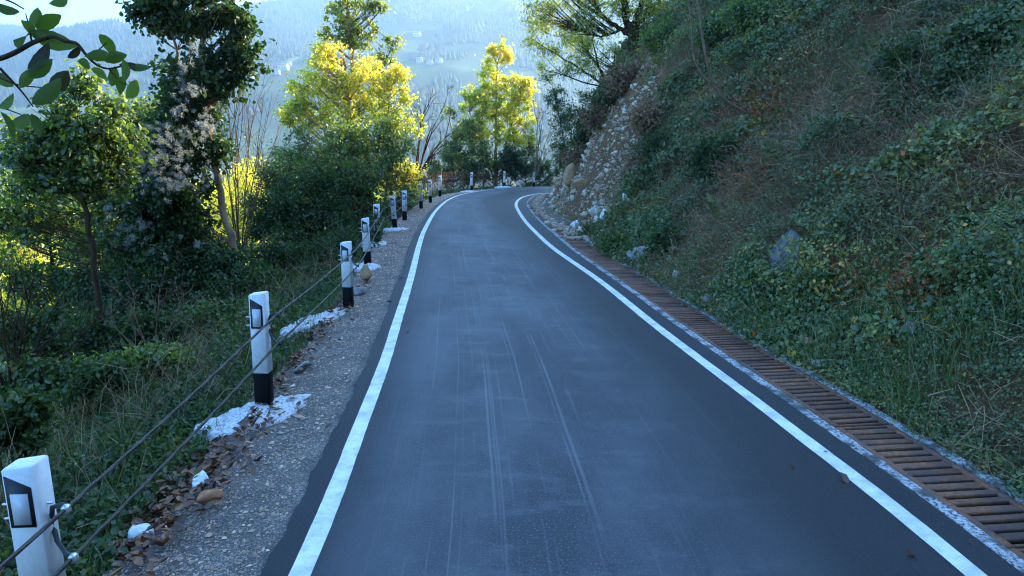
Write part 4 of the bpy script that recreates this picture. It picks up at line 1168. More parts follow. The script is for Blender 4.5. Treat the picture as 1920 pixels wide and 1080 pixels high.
def plant(name, lab, cat, trunks, blobs_, nleaf, size, mat, bark, tint=None, nclump=None, cr=0.35, group=None, wid=.65, hi=False, twig=1.0, br=0.018, base_ground=True, crown='crown', branch_from=None, shell=.35, ragged=0, low=.75):
    """trunks: list of (points[(u,v,y)], r0, r1); blobs_: (u,v,ru,rv,y) leafy regions"""
    T = []; gt = G()
    for pts, r0, r1 in trunks:
        P = np.array([W(*p) for p in pts])
        if base_ground:
            b_ = P[0].copy(); gz = float(ground_z(b_[:1], b_[1:2])[0])
            P = np.vstack([[b_[0]+(b_[0]-P[1][0])*.1, b_[1], min(gz, b_[2])-0.25], P]) if gz < b_[2] - .05 else np.vstack([[b_[0], b_[1], b_[2]-.25], P])
        n = max(6, len(P)*4); s_ = np.linspace(0, len(P)-1, n); Q = np.stack([np.interp(s_, np.arange(len(P)), P[:, k]) for k in range(3)], 1)
        Q[1:-1] = (Q[:-2]+2*Q[1:-1]+Q[2:])/4
        Q[1:-1] += rng.normal(0, r0*.22, (n-2, 3))
        R = np.linspace(r0, r1, n)*(1+.12*rng.normal(size=n)*.5); R[0] *= 1.25
        tube(gt, Q, R, 8); T.append((Q, R))
    root = empty(name, tuple(T[0][0][0]), label=lab, cat=cat)
    if group: root['group'] = group
    allQ = np.vstack([t_[0] for t_ in T]); allR = np.concatenate([t_[1] for t_ in T])
    E_ = []
    for (u, v, ru, rv, y) in blobs_:
        c_ = W(u, v, y); E_.append((c_, np.array([ru*y/1280, min(ru, rv*1.3)*y/1280, rv*y/1280])))
        if ragged:
            for q in range(ragged):
                an_ = rng.uniform(-.5, 3.6); f_ = rng.uniform(.1, .3); e_ = W(u+ru*math.cos(an_), v-rv*math.sin(an_), y)
                E_.append((e_, np.array([ru*f_*.8, ru*f_, rv*f_*2.0])*y/1280))
    vol = np.array([np.prod(e[1])**.72 for e in E_]); vol /= vol.sum()
    nc = nclump or max(20, nleaf//130)
    C = []
    for (c_, e), f in zip(E_, vol):
        m_ = max(2, int(round(nc*f))); o_ = nrm(rng.normal(size=(m_, 3)))*(rng.uniform(shell, 1, (m_, 1)))*e; C.append(c_+o_)
    C = np.vstack(C)
    tip = []
    gb = G()
    hub = [(e[0]) for e in E_]
    for c_ in C:
        dv = c_-allQ; hd = np.linalg.norm(dv[:, :2], axis=1); cost = np.abs(dv[:, 2]-low*hd-.1) + 0.45*hd + np.where(dv[:, 2] < 0, 1.0, 0)
        i = int(np.argmin(cost+rng.uniform(0, .35, len(cost)))); a = allQ[i]
        L_ = np.linalg.norm(c_-a)
        b_ = a+(c_-a)*.5+np.array([0, 0, -.12*L_ if dv[i, 2] > .3*hd[i] else .18*L_])+rng.normal(0, .05*L_, 3)
        r_ = min(allR[i]*.6, br*(.5+.35*L_))
        tube(gb, bez(a, b_, c_, 6), np.linspace(r_, .005*twig+.001, 6), 4, cap=False)
    n = len(C); k = 6
    tw = C[:, None]+rng.normal(0, 1, (n, k, 3))*cr*.8*np.array([1, 1, .8])
    sticks(gb, np.repeat(C, k, 0), tw.reshape(-1, 3), .006*twig, .002*twig)
    gt.build('trunk', bark, root, smooth=True)
    gb.build('branches', bark, root)
    if nleaf:
        idx = rng.integers(0, n*k, nleaf); t_ = rng.uniform(.15, 1.15, (nleaf, 1))
        base = np.repeat(C, k, 0)[idx]; end = tw.reshape(-1, 3)[idx]
        P = base*(1-t_)+end*t_+rng.normal(0, cr*.28, (nleaf, 3))
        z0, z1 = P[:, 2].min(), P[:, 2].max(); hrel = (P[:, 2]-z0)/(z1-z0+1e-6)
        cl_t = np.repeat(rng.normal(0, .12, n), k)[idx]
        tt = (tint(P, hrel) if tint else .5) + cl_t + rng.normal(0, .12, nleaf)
        gg = G(); leaves(gg, P, size*rng.uniform(.6, 1.35, nleaf), np.clip(tt, 0, 1), axis=nrm(end-base)*.5+np.array([0, 0, -.35]), wid=wid, hi=hi)
        gg.build(crown, mat, root)
    for ch in root.children: ch.matrix_parent_inverse = Matrix.Translation(-Vector(root.location))
    return root, C

GRPV = 'roadside trees and shrubs on the left bank'
# ivy-clad tree
ivy, CI = plant('ivy_clad_tree', 'tall slender tree wrapped in ivy and maple-like leaves, left of the bare shrub', 'tree',
    [([(462,575,12.5),(448,510,12.5),(432,440,12.5),(415,370,12.5),(404,300,12.5),(392,220,12.5),(382,120,12.5),(376,0,12.5),(370,-130,12.5)], .085, .04),
     ([(300,560,12.6),(310,470,12.6),(335,380,12.6),(350,280,12.6),(345,180,12.6),(330,80,12.6),(300,30,12.6)], .05, .02)],
    [(360,15,85,42,12.5),(300,40,45,28,12.4),(425,95,42,26,12.5),(445,55,26,26,12.5),(372,150,55,42,12.4),(352,215,55,45,12.4),(330,290,62,45,12.3),(300,370,80,60,12.3),(300,455,95,60,12.3),(255,330,40,50,12.3),(440,125,30,14,12.5),(370,-70,90,55,12.5),(260,25,22,16,12.4),(418,165,25,16,12.5),(400,280,18,40,12.4)],
    27000, .085, M['green'], M['bark_pale'], tint=lambda P, h: .36+.12*h, cr=.2, nclump=330, ragged=1, wid=.8, hi=True)
# clematis with fluffy seed heads
root = empty('clematis_vine', tuple(W(300, 560, 12.1)), label="wild clematis vine with grey-white fluffy seed heads, draped over the ivy-clad tree", cat='vine')
gf = G(); gv = G()
FZ = [(262,300,40,40),(300,250,30,30),(345,130,16,30),(355,170,25,20),(360,90,12,12),(230,290,30,28),(218,350,24,34),(330,270,40,30),(300,330,70,40),(240,440,28,22),(270,425,22,16),(310,492,18,16),(340,520,18,14),(375,460,12,10),(345,445,8,8),(390,230,12,20),(335,200,24,24),(380,250,16,30),(210,310,14,30),(290,300,50,20),(320,350,60,20),(250,270,30,14),(205,395,14,18)]
for u, v, ru, rv in FZ:
    m_ = int(2+ru*rv/26)
    for q in range(m_):
        a, b_ = rng.normal(0, .5, 2); c_ = W(u+a*ru, v+b_*rv, 12.1+rng.normal(0, .35) - .3)
        n = 34; dr = nrm(rng.normal(size=(n, 3))); P0 = c_+dr*.008; P1 = c_+dr*rng.uniform(.02, .09, (n, 1))
        leaves(gf, (P0+P1)/2, .05, rng.uniform(0, 1, n), axis=dr, wid=.13, fold=.05)
for q in range(46):
    f = FZ[int(rng.integers(len(FZ)))]; f2 = FZ[int(rng.integers(len(FZ)))]
    a = W(f[0], f[1], 12.0); b_ = W(f2[0], f2[1], 12.2)
    tube(gv, bez(a, (a+b_)/2+np.array([rng.normal(0, .15), 0, -.35]), b_, 9), .006, 4, cap=False)
gf.build('seed_heads', M['fluff'], root); gv.build('stems', M['bark_dark'], root)
for ch in root.children: ch.matrix_parent_inverse = Matrix.Translation(-Vector(root.location))

plant('young_tree', 'young dark-stemmed tree with sparse large leaves at the far left', 'tree',
    [([(192,640,9),(182,540,9),(172,450,9),(158,370,9),(132,300,9),(105,235,9),(88,170,9)], .05, .015)],
    [(110,250,50,40,9),(155,200,22,50,9),(190,235,40,36,9),(100,330,70,50,9),(150,300,50,50,9),(50,290,45,55,9),(200,330,45,50,9.2),(230,270,35,25,9.4),(60,400,60,50,9.2)], 7500, .07, M['limegreen'], M['bark_dark'], tint=lambda P, h: .42, cr=.19, ragged=4, nclump=100, br=.007, low=.3, hi=True, wid=.75)
plant('leafy_shrub', 'broad yellow-green shrub behind the young dark-stemmed tree', 'shrub',
    [([(120,650,14),(110,560,14),(90,450,14),(70,380,14)], .06, .02), ([(180,640,14.5),(200,520,14.5),(215,420,14.5)], .05, .02)],
    [(60,400,70,60,14),(150,420,80,80,14.3),(30,500,40,50,14),(225,400,50,80,14.6),(120,540,100,45,14.2),(215,520,60,50,14.5),(120,330,60,40,14.5)], 15000, .09, M['limegreen'], M['bark_dark'], tint=lambda P, h: .22+.25*h, cr=.34)
plant('tangled_tree', 'yellow-green tangled tree between the young tree and the ivy-clad tree', 'tree',
    [([(255,600,13.6),(248,480,13.6),(235,360,13.6),(228,250,13.6)], .05, .015), ([(205,600,13.2),(200,480,13.2),(196,360,13.2)], .04, .012)],
    [(232,235,28,34,13.6),(215,300,40,40,13.5),(255,300,30,40,13.7),(190,370,46,50,13.3),(240,400,44,50,13.6),(270,220,22,20,13.8),(165,320,26,30,13.2),(215,470,60,40,13.4)], 11500, .08, M['limegreen'], M['bark_grey'], tint=lambda P, h: .2+.22*h, cr=.26, ragged=3, low=.4)
plant('dark_shrub', 'dark green tangled shrub under the ivy-clad tree', 'shrub',
    [([(350,620,11.5),(345,540,11.5),(330,470,11.5)], .04, .015), ([(240,640,11),(250,560,11),(240,500,11)], .04, .015)],
    [(330,520,90,50,11.8),(405,500,50,50,12),(250,560,80,45,11.3),(190,600,70,40,10.6),(430,560,40,35,11),(330,590,80,28,11),(120,640,90,40,10)], 17000, .07, M['green'], M['bark_dark'], tint=lambda P, h: .3, cr=.26)
# bare stems
def bare(name, lab, base, tips, r0, bark, depth=3, spread=.35, parent=None, leafy=None, k3=5):
    B = np.array(base); gb = G(); allt = []
    for (u, v, y) in tips:
        e = W(u, v, y); L_ = np.linalg.norm(e-B); m_ = B+(e-B)*.45+np.array([(e[0]-B[0])*-.15, 0, .06*L_])
        Q = bez(B+rng.normal(0, .04, 3), m_, e, 12); Q[1:-1] += rng.normal(0, .012*L_*.3, (10, 3)); tube(gb, Q, np.linspace(r0, .004, 12), 5, cap=False)
        lvl = [(Q, r0)]
        for dpt in range(depth):
            nx_ = []
            for Qp, rp in lvl:
                Lp = np.linalg.norm(Qp[-1]-Qp[0])
                for q in range(k3):
                    i = int(rng.integers(len(Qp)//3, len(Qp)-1)); a = Qp[i]; dr = nrm(Qp[min(i+1, len(Qp)-1)]-Qp[i-1]); dr = nrm(dr+rng.normal(0, spread, 3)+np.array([0, 0, .15]))
                    L2 = Lp*rng.uniform(.25, .5); e2 = a+dr*L2; n2 = 6; Q2 = bez(a, a+dr*L2*.5+rng.normal(0, .06*L2, 3), e2+rng.normal(0, .1*L2, 3), n2)
                    rr = max(rp*.45, .003); tube(gb, Q2, np.linspace(rr, .0025, n2), 3, cap=False); nx_.append((Q2, rr)); allt.append(Q2[-1]); allt.append(Q2[3])
            lvl = nx_
    r = empty(name, tuple(B), label=lab, cat='shrub' if 'shrub' in name or 'sapling' in name else 'tree')
    gb.build('branches', bark, r)
    if leafy:
        mt, n, sz, tt = leafy; A = np.array(allt); P = A[rng.integers(0, len(A), n)]+rng.normal(0, .05, (n, 3)); g_ = G(); leaves(g_, P, sz*rng.uniform(.6, 1.3, n), np.clip(rng.normal(tt, .15, n), 0, 1), wid=.6); g_.build('leaves', mt, r)
    for ch in r.children: ch.matrix_parent_inverse = Matrix.Translation(-Vector(r.location))
    return r
bare('bare_shrub', 'bare many-stemmed shrub between the ivy-clad tree and the big bush', W(452, 520, 15), [(400,165,15),(425,160,15.2),(450,150,15),(478,175,15),(500,215,15),(520,255,15.2),(440,190,14.7),(415,230,14.6)], .022, M['bark_grey'], 2, .3, leafy=(M['limegreen'], 260, .05, .4))
bare('bare_sapling', 'dark leafless sapling at the left edge below the young tree', W(30, 790, 6.5), [(0,560,6.5),(62,520,6.6),(110,560,6.7),(-30,620,6.4),(30,600,6.4),(180,600,7.2)], .02, M['bark_dark'], 2, .35)
bare('bare_thicket_shrub', 'brown leafless thicket shrub left of the nearest whole post', W(290, 700, 8.5), [(240,560,8.5),(300,540,8.6),(350,560,8.5),(400,600,8.6),(200,600,8.4)], .012, M['bark_grey'], 2, .5, k3=6)
bare('dead_tree', 'dark dead tree with crooked bare branches right of the tall yellow tree', W(780, 345, 31), [(832,200,31),(800,185,31.5),(838,262,31),(790,215,31),(815,300,31),(852,240,31)], .06, M['bark_dark'], 3, .55, k3=4)
bare('bare_bush_shrub', 'leafless pinkish shrub between the second yellow tree and the rock slope', W(1005, 330, 43), [(1020,205,43),(1035,240,43),(1010,190,43),(1040,270,43),(990,250,43)], .05, M['bark_grey'], 3, .5, leafy=(M['rustleaf'], 240, .09, .7), k3=4)

# tall yellow tree group
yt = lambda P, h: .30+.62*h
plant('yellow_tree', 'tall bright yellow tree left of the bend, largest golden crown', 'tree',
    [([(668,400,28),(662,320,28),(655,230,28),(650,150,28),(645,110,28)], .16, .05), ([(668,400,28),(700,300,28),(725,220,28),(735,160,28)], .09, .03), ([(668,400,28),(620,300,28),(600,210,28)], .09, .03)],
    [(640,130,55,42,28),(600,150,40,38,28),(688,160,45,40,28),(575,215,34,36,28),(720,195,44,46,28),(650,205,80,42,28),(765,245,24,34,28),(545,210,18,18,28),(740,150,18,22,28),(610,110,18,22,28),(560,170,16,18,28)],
    15000, .115, M['yellow'], M['bark_pale'], tint=lambda P, h: .42+.5*h, cr=.24, ragged=5, nclump=300)  # leaf tint yellows upward, the sunlit top put into the colour
plant('tall_green_tree', 'slim taller tree with lime-green crown rising above the tall yellow tree', 'tree',
    [([(662,390,29.5),(664,250,29.5),(662,140,29.5),(655,60,29.5),(648,0,29.5),(645,-40,29.5)], .13, .04), ([(664,250,29.5),(700,160,29.5),(738,80,29.5)], .06, .02)],
    [(648,20,34,28,29.5),(690,15,28,13,29.5),(665,55,36,22,29.5),(640,75,22,18,29.5),(612,68,16,8,29.5),(680,75,18,16,29.5),(735,85,9,20,29.5),(715,115,18,12,29.5),(690,130,20,12,29.5),(645,-40,30,30,29.5),(710,10,16,8,29.5)],
    7500, .11, M['limegreen'], M['bark_pale'], tint=lambda P, h: .55+.15*h, cr=.2, ragged=2, nclump=130)
plant('olive_tree', 'olive-green tree filling the lower half below the golden crown', 'tree',
    [([(640,420,26),(640,340,26),(635,270,26)], .1, .03), ([(720,400,26),(728,320,26),(735,270,26)], .08, .03), ([(570,420,26),(565,330,26),(560,270,26)], .08, .03)],
    [(560,285,40,36,26),(640,275,60,36,26),(738,290,38,40,26),(690,255,60,30,26),(600,320,60,34,26),(700,320,50,34,26),(755,340,24,28,26),(540,330,34,34,25.5)],
    17000, .10, M['limegreen'], M['bark_grey'], tint=lambda P, h: .24+.34*h, cr=.3, ragged=2, nclump=240)
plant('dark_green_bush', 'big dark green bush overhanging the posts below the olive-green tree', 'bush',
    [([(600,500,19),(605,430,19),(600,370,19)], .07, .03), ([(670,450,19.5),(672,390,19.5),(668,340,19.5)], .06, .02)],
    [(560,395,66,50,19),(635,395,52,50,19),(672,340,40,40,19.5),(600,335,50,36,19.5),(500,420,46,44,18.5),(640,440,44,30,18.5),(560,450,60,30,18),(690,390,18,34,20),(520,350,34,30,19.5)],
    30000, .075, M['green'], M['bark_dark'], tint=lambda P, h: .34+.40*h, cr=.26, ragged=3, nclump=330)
plant('orange_shrub', 'small shrub with orange-yellow leaves behind the row of posts', 'shrub', [([(760,385,27),(758,340,27)], .04, .015), ([(735,390,27),(735,345,27)], .03, .01)],
    [(757,318,24,20,27),(740,345,24,18,27),(778,340,14,20,27)], 3200, .085, M['yellow'], M['bark_dark'], tint=lambda P, h: .85, cr=.28)
plant('bramble_bush', 'dark bramble bush beside the second whole post, in front of the big bush', 'bush', [([(560,545,14),(560,500,14)], .02, .01), ([(640,500,15),(638,460,15)], .02, .01)],
    [(520,490,44,36,14),(590,480,50,34,14.3),(645,455,24,34,15.3),(560,530,50,24,13),(480,530,36,28,12.6),(620,505,24,20,14)], 15000, .06, M['green'], M['bark_dark'], tint=lambda P, h: .2+.1*h, cr=.22)
plant('bright_shrub', 'small brighter green shrub between the ivy-covered post and the bend', 'shrub', [([(738,395,24),(738,370,24)], .02, .01), ([(715,405,23),(712,380,23)], .02, .01)],
    [(700,400,16,24,21.5),(722,385,14,18,24.5),(770,360,14,16,29),(745,380,10,14,26.5)], 4200, .06, M['green'], M['bark_dark'], tint=lambda P, h: .5, cr=.2)
plant('ivy_creeper', 'ivy climbing over the set-back marker post', 'ivy', [([(706,470,17.15),(705,430,17.15),(704,395,17.15)], .008, .004)],
    [(704,412,9,12,17.15),(708,450,12,14,17.1),(700,436,10,10,17.15)], 420, .06, M['green'], M['bark_dark'], tint=lambda P, h: .45, cr=.08)
for (u, v, ru, rv, y, lab, mt, tn) in ((60,640,80,46,9.5,'tangled green weeds at the foot of the young dark-stemmed tree',M['green'],.4),(200,640,80,40,9,'dark bramble thicket right of the young dark-stemmed tree trunk',M['green'],.25),(330,640,70,40,9.2,'leafy weed clump left of the nearest whole post, darker one',M['green'],.35),
      (410,620,50,36,9.8,'light green weed clump just left of the nearest whole post',M['grass'],.35),(120,720,110,34,6.5,'low green weeds above the upper cable at the lower left',M['green'],.42),(270,700,80,30,7.2,'yellow-green weeds between the cables and the bank thicket',M['limegreen'],.3),
      (180,550,70,50,12.5,'dense bush behind the bramble thicket',M['green'],.3),(400,510,50,50,13,'bush at the foot of the ivy-clad trunk',M['green'],.3),(480,560,44,36,12,'low bramble clump behind the nearest whole post',M['green'],.3),(20,800,60,50,4.6,'weeds right above the cropped marker post',M['green'],.38)):
    plant('bank_shrub', lab, 'shrub', [([(u, v+rv*.7, y), (u, v, y)], .012, .005), ([(u-ru*.4, v+rv*.7, y), (u-ru*.4, v, y)], .01, .004), ([(u+ru*.4, v+rv*.7, y), (u+ru*.4, v, y)], .01, .004)], [(u, v, ru, rv, y), (u+ru*.5, v-rv*.5, ru*.4, rv*.5, y), (u-ru*.5, v-rv*.4, ru*.4, rv*.5, y)],
          4200, .028+.0036*y, mt, M['bark_dark'], tint=lambda P, h, q=tn: q+.15*h, cr=.02*y, ragged=3, br=.007)
# second yellow tree
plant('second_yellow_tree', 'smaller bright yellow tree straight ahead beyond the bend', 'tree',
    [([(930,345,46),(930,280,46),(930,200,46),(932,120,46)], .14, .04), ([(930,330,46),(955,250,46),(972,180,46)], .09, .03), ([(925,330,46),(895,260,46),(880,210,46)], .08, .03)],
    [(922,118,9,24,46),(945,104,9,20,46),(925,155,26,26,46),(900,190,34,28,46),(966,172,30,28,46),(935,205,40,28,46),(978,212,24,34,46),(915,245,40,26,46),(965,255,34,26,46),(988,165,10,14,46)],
    15500, .16, M['yellow'], M['bark_pale'], tint=lambda P, h: .50+.35*h+.05*P[:, 0], cr=.26, ragged=5, nclump=240)  # tint yellower upward and to the right, sunlit side put into the colour
plant('green_tree', 'greener low tree on the left flank of the second yellow tree', 'tree',
    [([(885,345,45),(885,290,45),(885,230,45)], .09, .03), ([(870,345,45),(855,280,45),(842,220,45)], .06, .02)],
    [(885,235,20,26,45),(842,214,11,9,45),(865,262,24,24,45),(850,290,26,20,45),(900,280,22,24,45),(880,310,36,16,45)], 7500, .14, M['limegreen'], M['bark_grey'], tint=lambda P, h: .2+.45*h, cr=.4)
plant('brown_hedge', 'brownish tangled bushes behind the iron fence', 'bush', [([(850,345,46),(850,310,46)], .05, .02), ([(930,345,46),(930,310,46)], .05, .02), ([(985,340,46),(985,300,46)], .05, .02)],
    [(830,320,26,14,45),(870,315,34,16,46),(920,312,36,17,46),(965,308,30,20,46),(990,295,18,22,46.5),(1000,322,16,12,46),(800,335,20,12,42),(840,332,40,14,45.4),(900,330,40,14,46),(955,328,34,12,46),(1010,318,20,14,46.5),(1030,325,18,12,46.5)], 19000, .11, M['limegreen'], M['bark_dark'], tint=lambda P, h: .10+.2*h, cr=.34, twig=2, ragged=2)
plant('dark_evergreen_bush', 'rounded dark bush at the foot of the second yellow tree', 'bush', [([(958,340,45.4),(958,305,45.4)], .05, .02)],
    [(955,292,22,16,45.2),(970,318,26,14,45.2)], 4200, .11, M['green'], M['bark_dark'], tint=lambda P, h: .2, cr=.3)
# trees on the right shoulder of the hill
hb = hit(1196, 92); yh = hb[1] if hb[1] > 5 else 27.0
hc = hit(1138, 165); yc = hc[1] if hc[1] > 5 else 29.0
plant('gnarled_tree', 'dark gnarled tree leaning over the slope top with backlit yellow-green leaves', 'tree',
    [([(1200,100,yh),(1192,72,yh),(1180,45,yh),(1172,15,yh),(1165,-30,yh),(1150,-90,yh)], .24, .08), ([(1190,70,yh),(1160,50,yh),(1135,38,yh),(1118,12,yh),(1105,-30,yh)], .12, .04), ([(1192,72,yh),(1196,35,yh),(1205,0,yh),(1215,-60,yh)], .13, .05), ([(1180,50,yh),(1150,62,yh),(1125,70,yh),(1100,60,yh)], .07, .02)],
    [(1150,10,70,30,yh),(1085,15,50,24,yh),(1200,20,50,26,yh),(1105,60,44,30,yh),(1045,40,40,26,yh),(1240,10,40,26,yh),(1010,25,26,26,yh),(1150,-70,90,40,yh),(1230,60,30,20,yh),(1060,-50,60,40,yh)],
    13500, .08, M['limegreen'], M['bark_dark'], tint=lambda P, h: .66+.25*h, cr=.34, nclump=260, ragged=2)
plant('fan_shrub_tree', 'fan of long thin stems with small leaves below the gnarled tree', 'tree',
    [([(1140,165,yc),(1128,135,yc),(1112,110,yc),(1088,70,yc),(1070,30,yc)], .08, .02), ([(1138,165,yc),(1105,140,yc),(1070,118,yc),(1030,95,yc),(995,70,yc)], .06, .012), ([(1138,160,yc),(1120,120,yc),(1110,70,yc),(1108,20,yc)], .06, .012), ([(1138,165,yc),(1095,155,yc),(1055,140,yc),(1010,128,yc)], .05, .01), ([(1140,160,yc),(1150,120,yc),(1155,80,yc)], .05, .01)],
    [(1080,80,40,30,yc),(1030,100,30,20,yc),(1110,110,34,26,yc),(1000,80,18,16,yc),(1060,130,34,16,yc),(1150,110,24,24,yc),(1015,55,24,16,yc),(1130,145,30,16,yc),(1010,128,14,10,yc)],
    7500, .075, M['limegreen'], M['bark_dark'], tint=lambda P, h: .45+.25*h, cr=.32)
plant('slope_shrub', 'dense dark shrub clinging to the upper edge of the rubble slope', 'shrub',
    [([(1062,330,33),(1058,270,33),(1045,200,33),(1035,160,33)], .04, .01), ([(1085,280,32),(1080,220,32),(1072,180,32)], .04, .01)],
    [(1040,190,20,30,33),(1058,235,22,34,33),(1052,285,18,30,33),(1085,220,22,24,32),(1105,190,24,20,31),(1070,300,18,22,33),(1028,150,12,16,33),(1080,260,20,20,32)], 9500, .08, M['green'], M['bark_dark'], tint=lambda P, h: .34+.25*h, cr=.28)
def at_hill(u, v): return float(hit(u, v)[1])
for (u, v, ru, rv, lab, mt, tn, n) in ((1178,150,34,24,'brown dry bush overhanging the top of the rubble slope',M['drygrass'],.45,4200),(1128,222,26,26,'brown dry bush half way down the left rim of the rubble',M['drygrass'],.4,3800),(1082,300,20,24,'brown dry bush low on the left rim of the rubble',M['drygrass'],.4,3000),(1215,230,22,40,'straw-coloured dry bush on the right rim of the rubble',M['drygrass'],.6,3600),(1205,310,20,36,'grey dry bush below the straw-coloured one beside the rubble',M['drygrass'],.5,3400),(1250,75,45,26,'yellow-green bush on the slope top right of the gnarled tree',M['limegreen'],.32,4200),(1420,28,52,34,'large-leaved yellow-green bush at the top edge of the photo',M['limegreen'],.34,5200),(1345,60,40,24,'olive bush between two arching saplings high on the slope',M['limegreen'],.2,3600),
      (1150,185,36,22,'dark bush capping the rubble slope below the fan-shaped tree',M['green'],.3,3400),(1100,262,20,24,'brown-green bush on the left shoulder of the rubble slope',M['green'],.35,2600),
      (1845,70,60,36,'bright green bramble clump near the top right corner',M['green'],.62,3200),(1235,285,30,34,'grey-green bush right of the rubble slope',M['green'],.3,3000),(1345,300,60,44,'broad green bush on the middle of the slope above the rubble',M['green'],.36,5200),
      (1255,445,36,26,'low green bush at the foot of the slope right of the rubble',M['green'],.4,3200),(1165,465,26,14,'low bright green bush beside the drain in front of the rubble',M['green'],.55,2200),(1110,436,14,8,'small green tuft growing at the drain beside the rubble',M['green'],.6,700),(1700,120,60,30,'dark leafy bush in the upper right of the slope',M['green'],.3,3400)):
    yy = at_hill(u, v+rv*.6); 
    plant('slope_bush', lab, 'bush', [([(u+2, v+rv, yy), (u, v, yy)], .02*yy/15, .008)], [(u, v, ru*.8, rv*.8, yy)], n, .05+.0016*yy, mt, M['bark_dark'], tint=lambda P, h, q=tn: q, cr=.03*yy*.35+.1, br=.012)
# arching saplings
def stem(name, lab, pts, r0, r1, bark, cat, leafy=None):
    P = np.array([W(*p) for p in pts]); n = len(P)*5; s_ = np.linspace(0, len(P)-1, n); Q = np.stack([np.interp(s_, np.arange(len(P)), P[:, k]) for k in range(3)], 1)
    for _ in range(3): Q[1:-1] = (Q[:-2]+2*Q[1:-1]+Q[2:])/4
    r = empty(name, tuple(Q[0]), label=lab, cat=cat); g_ = G(); tube(g_, Q, np.linspace(r0, r1, n), 7); 
    for q in range(16):
        i = int(rng.integers(n//3, n-1)); L_ = rng.uniform(.3, .9); dr = nrm(rng.normal(size=3)+np.array([-.3, -.2, .8])); tube(g_, bez(Q[i], Q[i]+dr*L_*.5, Q[i]+dr*L_+rng.normal(0, .1, 3), 5), np.linspace(.006, .002, 5), 3, cap=False)
    g_.build('stem', bark, r, smooth=True)
    for ch in r.children: ch.matrix_parent_inverse = Matrix.Translation(-Vector(r.location))
yj = at_hill(1412, 214)
stem('arching_sapling', 'grey leafless sapling arching up from the slope, longer one', [(1425,218,yj),(1390,208,yj-.1),(1358,188,yj-.25),(1336,155,yj-.3),(1322,100,yj-.3),(1314,50,yj-.2),(1308,-10,yj),(1300,-80,yj)], .045, .02, M['bark_grey'], 'sapling')
stem('arching_sapling', 'thin grey sapling crossing left of the longer arching sapling', [(1345,168,yj-.3),(1315,140,yj-.35),(1300,110,yj-.35),(1297,60,yj-.3),(1290,-20,yj-.2)], .026, .012, M['bark_grey'], 'sapling')
for (a, b_, rr, lab, bk) in (((1592,283),(1672,236),.045,'pale fallen log lying diagonally on the right slope',M['bark_pale']),((1722,204),(1752,184),.04,'short pale log end showing above the fallen log',M['bark_pale']),((1690,2),(1800,36),.06,'dark fallen branch across the hollow at the top right',M['bark_grey'])):
    A = hit(*a); B_ = hit(*b_); A = A+HN*.08; B_ = B_+HN*.08; g_ = G(); tube(g_, [A, A*.6+B_*.4+HN*.03, B_], [rr, rr*1.05, rr*.9], 8); g_.build('fallen_log', bk, label=lab, cat='log', smooth=True)
# ferns
def fern(u, v, n, L_, mat, lab, tn=.45, hang=False):
    c_ = hit(u, v)+HN*.16; r = empty('fern', tuple(c_), label=lab, cat='fern')
    for q in range(n):
        a = rng.uniform(-1.2, 1.2)+math.pi*1.0; out_ = np.array([math.cos(a)*.8, math.sin(a)*.8-.3, 0]); out_ = nrm(out_)
        t_ = np.linspace(0, 1, 20)[:, None]; Q = c_+(out_*(.35*t_+.35*t_**2)*L_+np.array([0, 0, 1.])*(t_*L_*1.15-t_**2*L_*.75) if n != 4 else out_*(.1*t_+.22*t_**2)*L_+np.array([0, 0, 1.])*(t_*L_*1.1-t_**2*L_*.25))
        g_ = G(); tube(g_, Q, np.linspace(.004, .001, 20), 3, tint=tn, cap=False); tg = nrm(np.gradient(Q, axis=0)); sd = nrm(np.cross(tg, [0, 0, 1.]))
        for s_ in (-1, 1):
            ln = L_*.26*np.sin(np.linspace(.25, 3.0, 20)); P = Q+sd*s_*ln[:, None]*.5
            leaves(g_, P[2:], ln[2:], np.clip(rng.normal(tn, .1, 18), 0, 1), axis=sd[2:]*s_*3+tg[2:], wid=.28, fold=.08)
        g_.build('frond', mat, r)
    for ch in r.children: ch.matrix_parent_inverse = Matrix.Translation(-Vector(r.location))
fern(1572, 556, 8, .46, M['grass'], 'bright green fern drooping on the slope right of the big dark boulder', .35)
fern(1352, 430, 4, .6, M['grass'], 'tall yellowing fern frond standing above the rubble end', .75)
fern(1455, 330, 4, .6, M['grass'], 'yellow-green fern on the dark middle slope', .7)
fern(1835, 455, 6, .4, M['grass'], 'pale green fern at the far right of the slope', .5)
fern(1740, 520, 5, .34, M['grass'], 'pale fern trailing left of the far right fern', .5)
g_ = G()
for (u, v, n) in ((1450,215,700),(1635,560,260),(1760,555,800),(1440,350,500)):
    c_ = hit(u, v)+HN*.12; s_ = c_[1]*.03; P = c_+rng.normal(0, 1, (n, 3))*np.array([s_, s_, s_*.8]); leaves(g_, P, .05+.003*c_[1], rng.uniform(0, .8, n), wid=.3)
g_.build('bracken', M['rustleaf'], label='rust-brown dead bracken in patches on the right slope', cat='bracken', kind='stuff')

